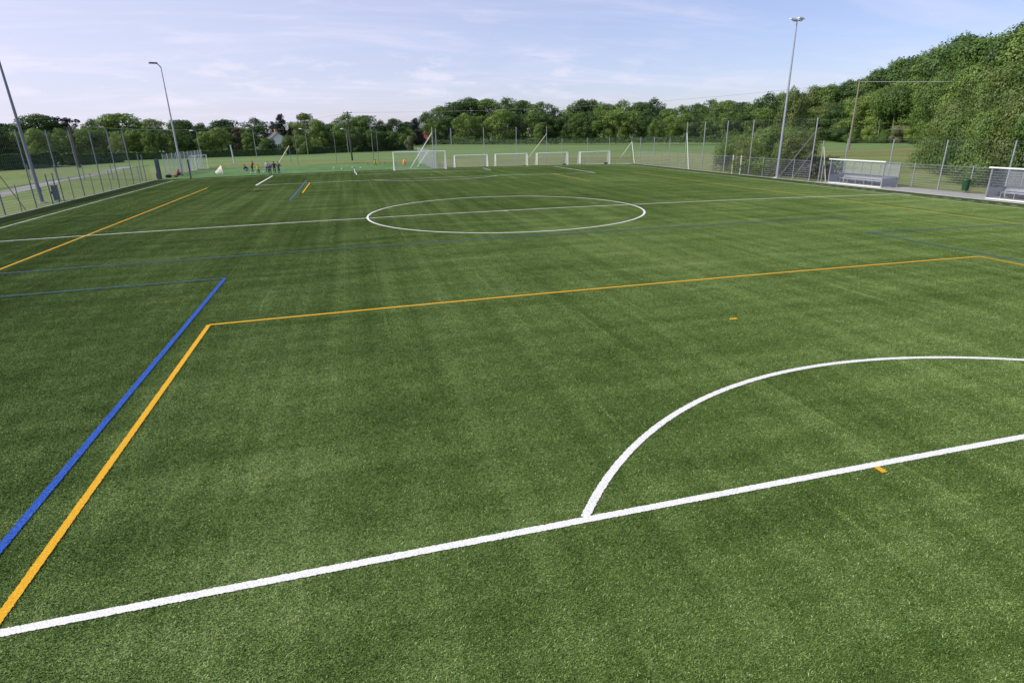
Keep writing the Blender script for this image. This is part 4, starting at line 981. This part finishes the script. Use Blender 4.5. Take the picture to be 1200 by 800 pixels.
B = [(-45, 138, 215, 'far_dark_0', 1), (8, 142, 215, 'far_dark_1', 1.0), (50, 131, 212, 'far_dark_2', 1.25), (76, 134, 214, 'sparse_0', 1.1), (88, 136, 216, 'sparse_0', 1.0), (112, 138, 214, 'far_mid_1', 1), (145, 130, 214, 'far_mid_2', 1.35), (178, 137, 212, 'far_mid_0', 1.2), (213, 138, 214, 'far_dark_1', 1.1), (238, 143, 220, 'far_dark_0', 1),
     (266, 138, 214, 'far_dark_2', 1.25), (300, 137, 210, 'far_dark_0', 1.15), (321, 141, 222, 'cone_0', 1), (331, 132, 222, 'cone_0', 1.2), (342, 143, 224, 'cone_0', 1.), (357, 130, 208, 'far_olive_0', 1.1), (388, 143, 214, 'far_dark_1', 1), (408, 132, 212, 'far_mid_1', 1.1), (428, 133, 212, 'far_mid_2', 1.1), (447, 140, 212, 'far_dark_0', .9), (462, 137, 212, 'far_dark_2', .9), (487, 137, 232, 'cone_0', 1.4), (478, 141, 240, 'far_dark_1', 1)]
B = [(x, y, d, k, w*1.15) for x, y, d, k, w in B]
row(B, 'in the back left row', 'trees of the left row')
A_ = [(-30, 150, 188, 'far_mid_0', 1), (-5, 148, 190, 'far_dark_2', 1), (20, 152, 190, 'far_mid_2', 1.05), (42, 148, 184, 'far_bright_0', .85), (70, 149, 186, 'far_mid_1', 1.15), (100, 148, 186, 'far_bright_2', 1.1), (120, 150, 188, 'far_mid_0', 1), (138, 153, 182, 'far_bright_1', 1), (158, 150, 186, 'far_mid_2', 1.05), (174, 152, 180, 'far_bright_0', .85), (192, 150, 186, 'far_dark_1', 1.05), (206, 147, 184, 'far_mid_1', 1), (222, 152, 188, 'far_dark_0', .9), (238, 152, 182, 'far_bright_2', .95), (257, 147, 182, 'far_bright_1', 1.1),
      (280, 148, 184, 'far_brown_0', .95), (290, 153, 180, 'far_bright_0', .8), (312, 160, 178, 'bush_mid', .9), (341, 157, 180, 'bush_olive', 1.1), (353, 157, 178, 'bush_mid', .9), (372, 138, 184, 'far_bright_0', .85), (383, 152, 184, 'far_mid_2', 1), (396, 146, 184, 'far_mid_1', 1.0), (414, 150, 182, 'far_dark_0', 1), (424, 147, 184, 'far_olive_0', .9), (434, 150, 184, 'far_mid_0', 1)]
row(A_[:20], 'in the front left row', 'trees of the left row')
row(A_[20:], 'right of the white house', 'trees of the left row')
row([(446, 152, 186, 'far_dark_1', 1), (459, 152, 186, 'far_dark_2', 1), (470, 155, 190, 'far_mid_0', .9), (478, 159, 180, 'bush_pale', .55)], 'beside the low red roofed house', 'trees of the left row')
M1 = [(500, 130, 262, 'far_dark_0', 1.1), (516, 122, 265, 'far_mid_0', 1.15), (534, 117, 266, 'far_dark_1', 1.15), (551, 112, 268, 'far_dark_2', 1.2), (572, 113, 266, 'far_mid_2', 1.15), (593, 113, 266, 'far_mid_1', 1.15), (612, 115, 266, 'far_dark_1', 1.1), (634, 117, 262, 'far_mid_0', 1.15), (651, 125, 266, 'far_dark_0', 1.1), (668, 122, 264, 'far_mid_1', 1.1), (681, 114, 266, 'far_dark_2', .9), (694, 114, 268, 'far_mid_0', 1), (708, 119, 262, 'far_mid_2', 1), (728, 116, 262, 'far_mid_1', 1.05),
      (748, 117, 258, 'far_dark_1', 1.1), (765, 114, 258, 'far_dark_0', 1.05), (782, 125, 250, 'far_mid_2', 1), (797, 121, 246, 'far_mid_0', 1), (815, 119, 244, 'far_dark_2', 1), (833, 115, 240, 'far_mid_1', 1), (850, 115, 236, 'far_mid_2', 1), (868, 117, 232, 'far_dark_1', 1), (884, 116, 228, 'far_mid_0', 1), (898, 107, 224, 'far_dark_0', 1.05)]
row([(x, 145+(i*7 % 4), 226, ('far_dark_1', 'far_mid_0', 'far_dark_0', 'far_mid_2')[i % 4], 1.5) for i, x in enumerate(range(-30, 480, 24)) if not 300 < x < 350], 'in the farthest left row', 'trees of the left row')
row([(1031, 100, 192, 'tallstem_mid', .8), (1047, 96, 190, 'tallstem_mid', .8), (1092, 90, 166, 'tallstem_mid', .8)], 'with a bare stem at the wood edge', 'trees of the right wood')
row(M1, 'on the middle wood skyline', 'trees of the middle wood')
M2 = [(508, 138, 250, 'far_mid_1', 1.2), (526, 134, 248, 'far_dark_2', 1.2), (546, 131, 242, 'far_bright_1', 1.2), (566, 134, 246, 'far_mid_0', 1.2), (588, 126, 242, 'far_bright_2', 1.3), (606, 133, 246, 'far_dark_0', 1.2), (628, 130, 244, 'far_mid_2', 1.3), (632, 144, 236, 'far_bright_0', .85), (648, 135, 244, 'far_dark_1', 1.2), (664, 133, 244, 'far_dark_2', 1.2), (676, 133, 242, 'far_mid_1', 1.1), (690, 129, 242, 'far_dark_0', 1.1), (707, 127, 240, 'far_mid_0', 1.15), (723, 126, 236, 'far_bright_0', 1.2), (741, 128, 236, 'far_mid_2', 1.2),
      (757, 127, 234, 'far_dark_0', 1.1), (768, 138, 226, 'far_mid_1', .9), (787, 133, 228, 'far_bright_2', 1.15), (802, 131, 224, 'far_mid_2', 1.15), (818, 131, 222, 'far_dark_1', 1.15), (836, 129, 218, 'far_mid_1', 1.15), (856, 128, 214, 'far_mid_0', 1.2), (874, 129, 210, 'far_dark_2', 1.15), (892, 124, 206, 'far_mid_2', 1.15)]
row(M2, 'in the middle wood front', 'trees of the middle wood')
R1 = [(912, 108, 205, 'near_mid_0', 1.0), (930, 111, 202, 'near_dark_1', 1.05), (950, 99, 200, 'near_olive_0', 1.0), (968, 97, 200, 'near_mid_1', 1.05), (988, 92, 198, 'near_dark_0', 1.1), (1008, 90, 194, 'near_mid_0', 1.0), (1022, 78, 190, 'near_dark_1', 1.0), (1042, 66, 186, 'near_mid_1', .95), (1066, 60, 180, 'near_dark_0', .95), (1088, 50, 172, 'near_mid_0', .95),
      (1112, 36, 164, 'near_dark_1', .9), (1136, 38, 156, 'near_mid_1', .95), (1160, 34, 150, 'near_mid_0', .95), (1184, 16, 144, 'near_dark_0', .9), (1210, 4, 138, 'near_mid_1', .9), (1240, 2, 132, 'near_dark_1', .9), (1275, -12, 126, 'near_mid_0', .9), (1320, -30, 118, 'near_dark_0', .9)]
DF = lambda px: 1.13 if px < 1000 else (1.13+(px-1000)*.0009 if px < 1090 else max(1.08, 1.21-(px-1090)*.0012))
R1 = [(a, b_, c_*DF(a), k_, w_) for a, b_, c_, k_, w_ in R1]
row(R1, 'on the right wood skyline', 'trees of the right wood')
R2 = [(920, 128, 192, 'near_dark_0', 1.2), (942, 126, 188, 'near_mid_0', 1.2), (966, 118, 186, 'near_olive_1', 1.1), (985, 118, 182, 'near_dark_1', 1.2), (1004, 112, 178, 'near_mid_1', 1.1), (1024, 104, 174, 'near_bright_0', 1.1), (1046, 94, 168, 'near_mid_0', 1.0), (1070, 92, 162, 'near_bright_1', 1.0), (1092, 86, 152, 'near_mid_1', 1.0), (1112, 78, 140, 'near_dark_0', .9), (1132, 74, 126, 'near_mid_0', .95), (1152, 78, 114, 'near_olive_0', .95), (1172, 70, 106, 'near_mid_1', .9),
      (1192, 62, 100, 'near_olive_1', .9), (1218, 52, 96, 'near_mid_0', .9), (1262, 40, 92, 'near_mid_1', .9)]
R2 = [(a, b_, c_*DF(a), k_, w_) for a, b_, c_, k_, w_ in R2]
row(R2, 'in the right wood front', 'trees of the right wood')
# undergrowth and hedges
UG = [(925, 150, 178, 'bush_dark'), (950, 148, 176, 'bush_mid'), (985, 150, 176, 'bush_dark'), (1003, 150, 172, 'bush_mid'), (1022, 149, 168, 'bush_bright'), (1040, 150, 164, 'bush_mid'), (1058, 146, 160, 'bush_pale'), (1074, 147, 154, 'bush_bright'), (1092, 148, 142, 'bush_mid')]
row([(a, b_, c_*DF(a), k_, 1.0) for a, b_, c_, k_ in UG], 'of the undergrowth below the right wood', 'undergrowth of the right wood', 'bush', 'bush', 'bush')
NB = [(1114, 128, 92, 'nbush_mid', .8), (1128, 112, 88, 'nbush_olive', .75), (1146, 120, 84, 'nbush_mid', .8), (1168, 100, 80, 'nbush_olive', .75), (1160, 138, 74, 'nbush_dark', .8), (1188, 112, 70, 'nbush_mid', .7), (1210, 92, 68, 'nbush_olive', .7), (1240, 90, 66, 'nbush_mid', .7)]
row(NB, 'of the tall bushes behind the team benches', 'tall bushes at the right', 'bush', 'bush', 'bush')
BB = [(866, 156, 86, 'nbush_olive', 1.0), (868, 152, 84, 'nbush_mid', .9), (893, 146, 80, 'nbush_olive', .9), (917, 140, 78, 'nbush_mid', .85), (934, 148, 76, 'nbush_olive', .8)]
row(BB, 'of the bush group behind the right mast', 'bushes behind the right mast', 'bush', 'bush', 'bush')
p = spot(925, 86); t_ = tree('near_olive_1', p, height_for(p, 101), .55, 'slanting olive tree with bare pale limbs behind the right mast', 'tree', 'broadleaf_tree', 'bushes behind the right mast')
# clipped hedges below the left tree row
def hedge(label, a, b_, h, wd, tone='dark'):
    ln = (b_-a).length; n = int(ln*h*95); t = rng.random(n); side = rng.random(n)
    P = np.zeros((n, 3)); Nn = np.zeros((n, 3)); P[:, 0] = t*ln
    u = rng.uniform(-1, 1, n); top_ = side > .55
    P[:, 1] = np.where(top_, u*wd/2, np.sign(u)*wd/2*(1-.15*rng.random(n))); P[:, 2] = np.where(top_, h*(1+.06*np.sin(t*ln*.9)+.05*np.sin(t*ln*.33+2)), rng.random(n)*h)+rng.normal(0, .05, n)
    Nn[:, 1] = np.where(top_, 0, np.sign(u)); Nn[:, 2] = np.where(top_, 1, .2)
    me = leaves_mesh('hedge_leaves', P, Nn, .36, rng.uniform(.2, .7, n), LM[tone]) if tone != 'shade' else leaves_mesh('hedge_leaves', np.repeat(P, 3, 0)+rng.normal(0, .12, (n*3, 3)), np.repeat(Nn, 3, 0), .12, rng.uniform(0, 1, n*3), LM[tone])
    g = thing('clipped_hedge', label, 'hedge', a, math.atan2(b_.y-a.y, b_.x-a.x), 'clipped and dense hedges'); o = bpy.data.objects.new('foliage', me); C.objects.link(o); o.parent = g
    p = MB(); p.box((ln/2, 0, h*.42), (ln-1.6, wd*.6, h*.75)); p.build('twig_core', bark, g)
hedge('tall dark clipped hedge at the far left edge', spot(-60, 150), spot(62, 158), 2.7, 1.6); hedge('dark hedge continuing right of the timber pole', spot(66, 160), spot(136, 168), 2.1, 1.5)
hedge('long low dark hedge below the left row and white house', spot(138, 176), spot(330, 176), 1.5, 1.3); hedge('low dark hedge in front of the dark trees right of the house', spot(334, 176), spot(482, 190), 1.5, 1.3)
hedge('dark brambles along the foot of the middle wood', spot(500, 240), spot(905, 198), 1.3, 2.5, 'dark')
LM['shade'] = leaf_mat('painted_shade_leaves', (.010, .018, .020), (.020, .034, .036), (.040, .066, .050))  # dark leaf colour carries the shade at the foot of the bushes
hedge('dense shrubs, shade painted into their dark leaves, right behind the tall right fence', Vector((39.2, 13.8, Z0)), Vector((38.4, 27.5, Z0)), 1.9, 2.2, 'shade')
hedge('dense shrubs, shade painted into their dark leaves, behind the fence at the right shelter', Vector((41.2, -14, Z0)), Vector((41.2, -2.6, Z0)), 1.95, 2.2, 'shade')
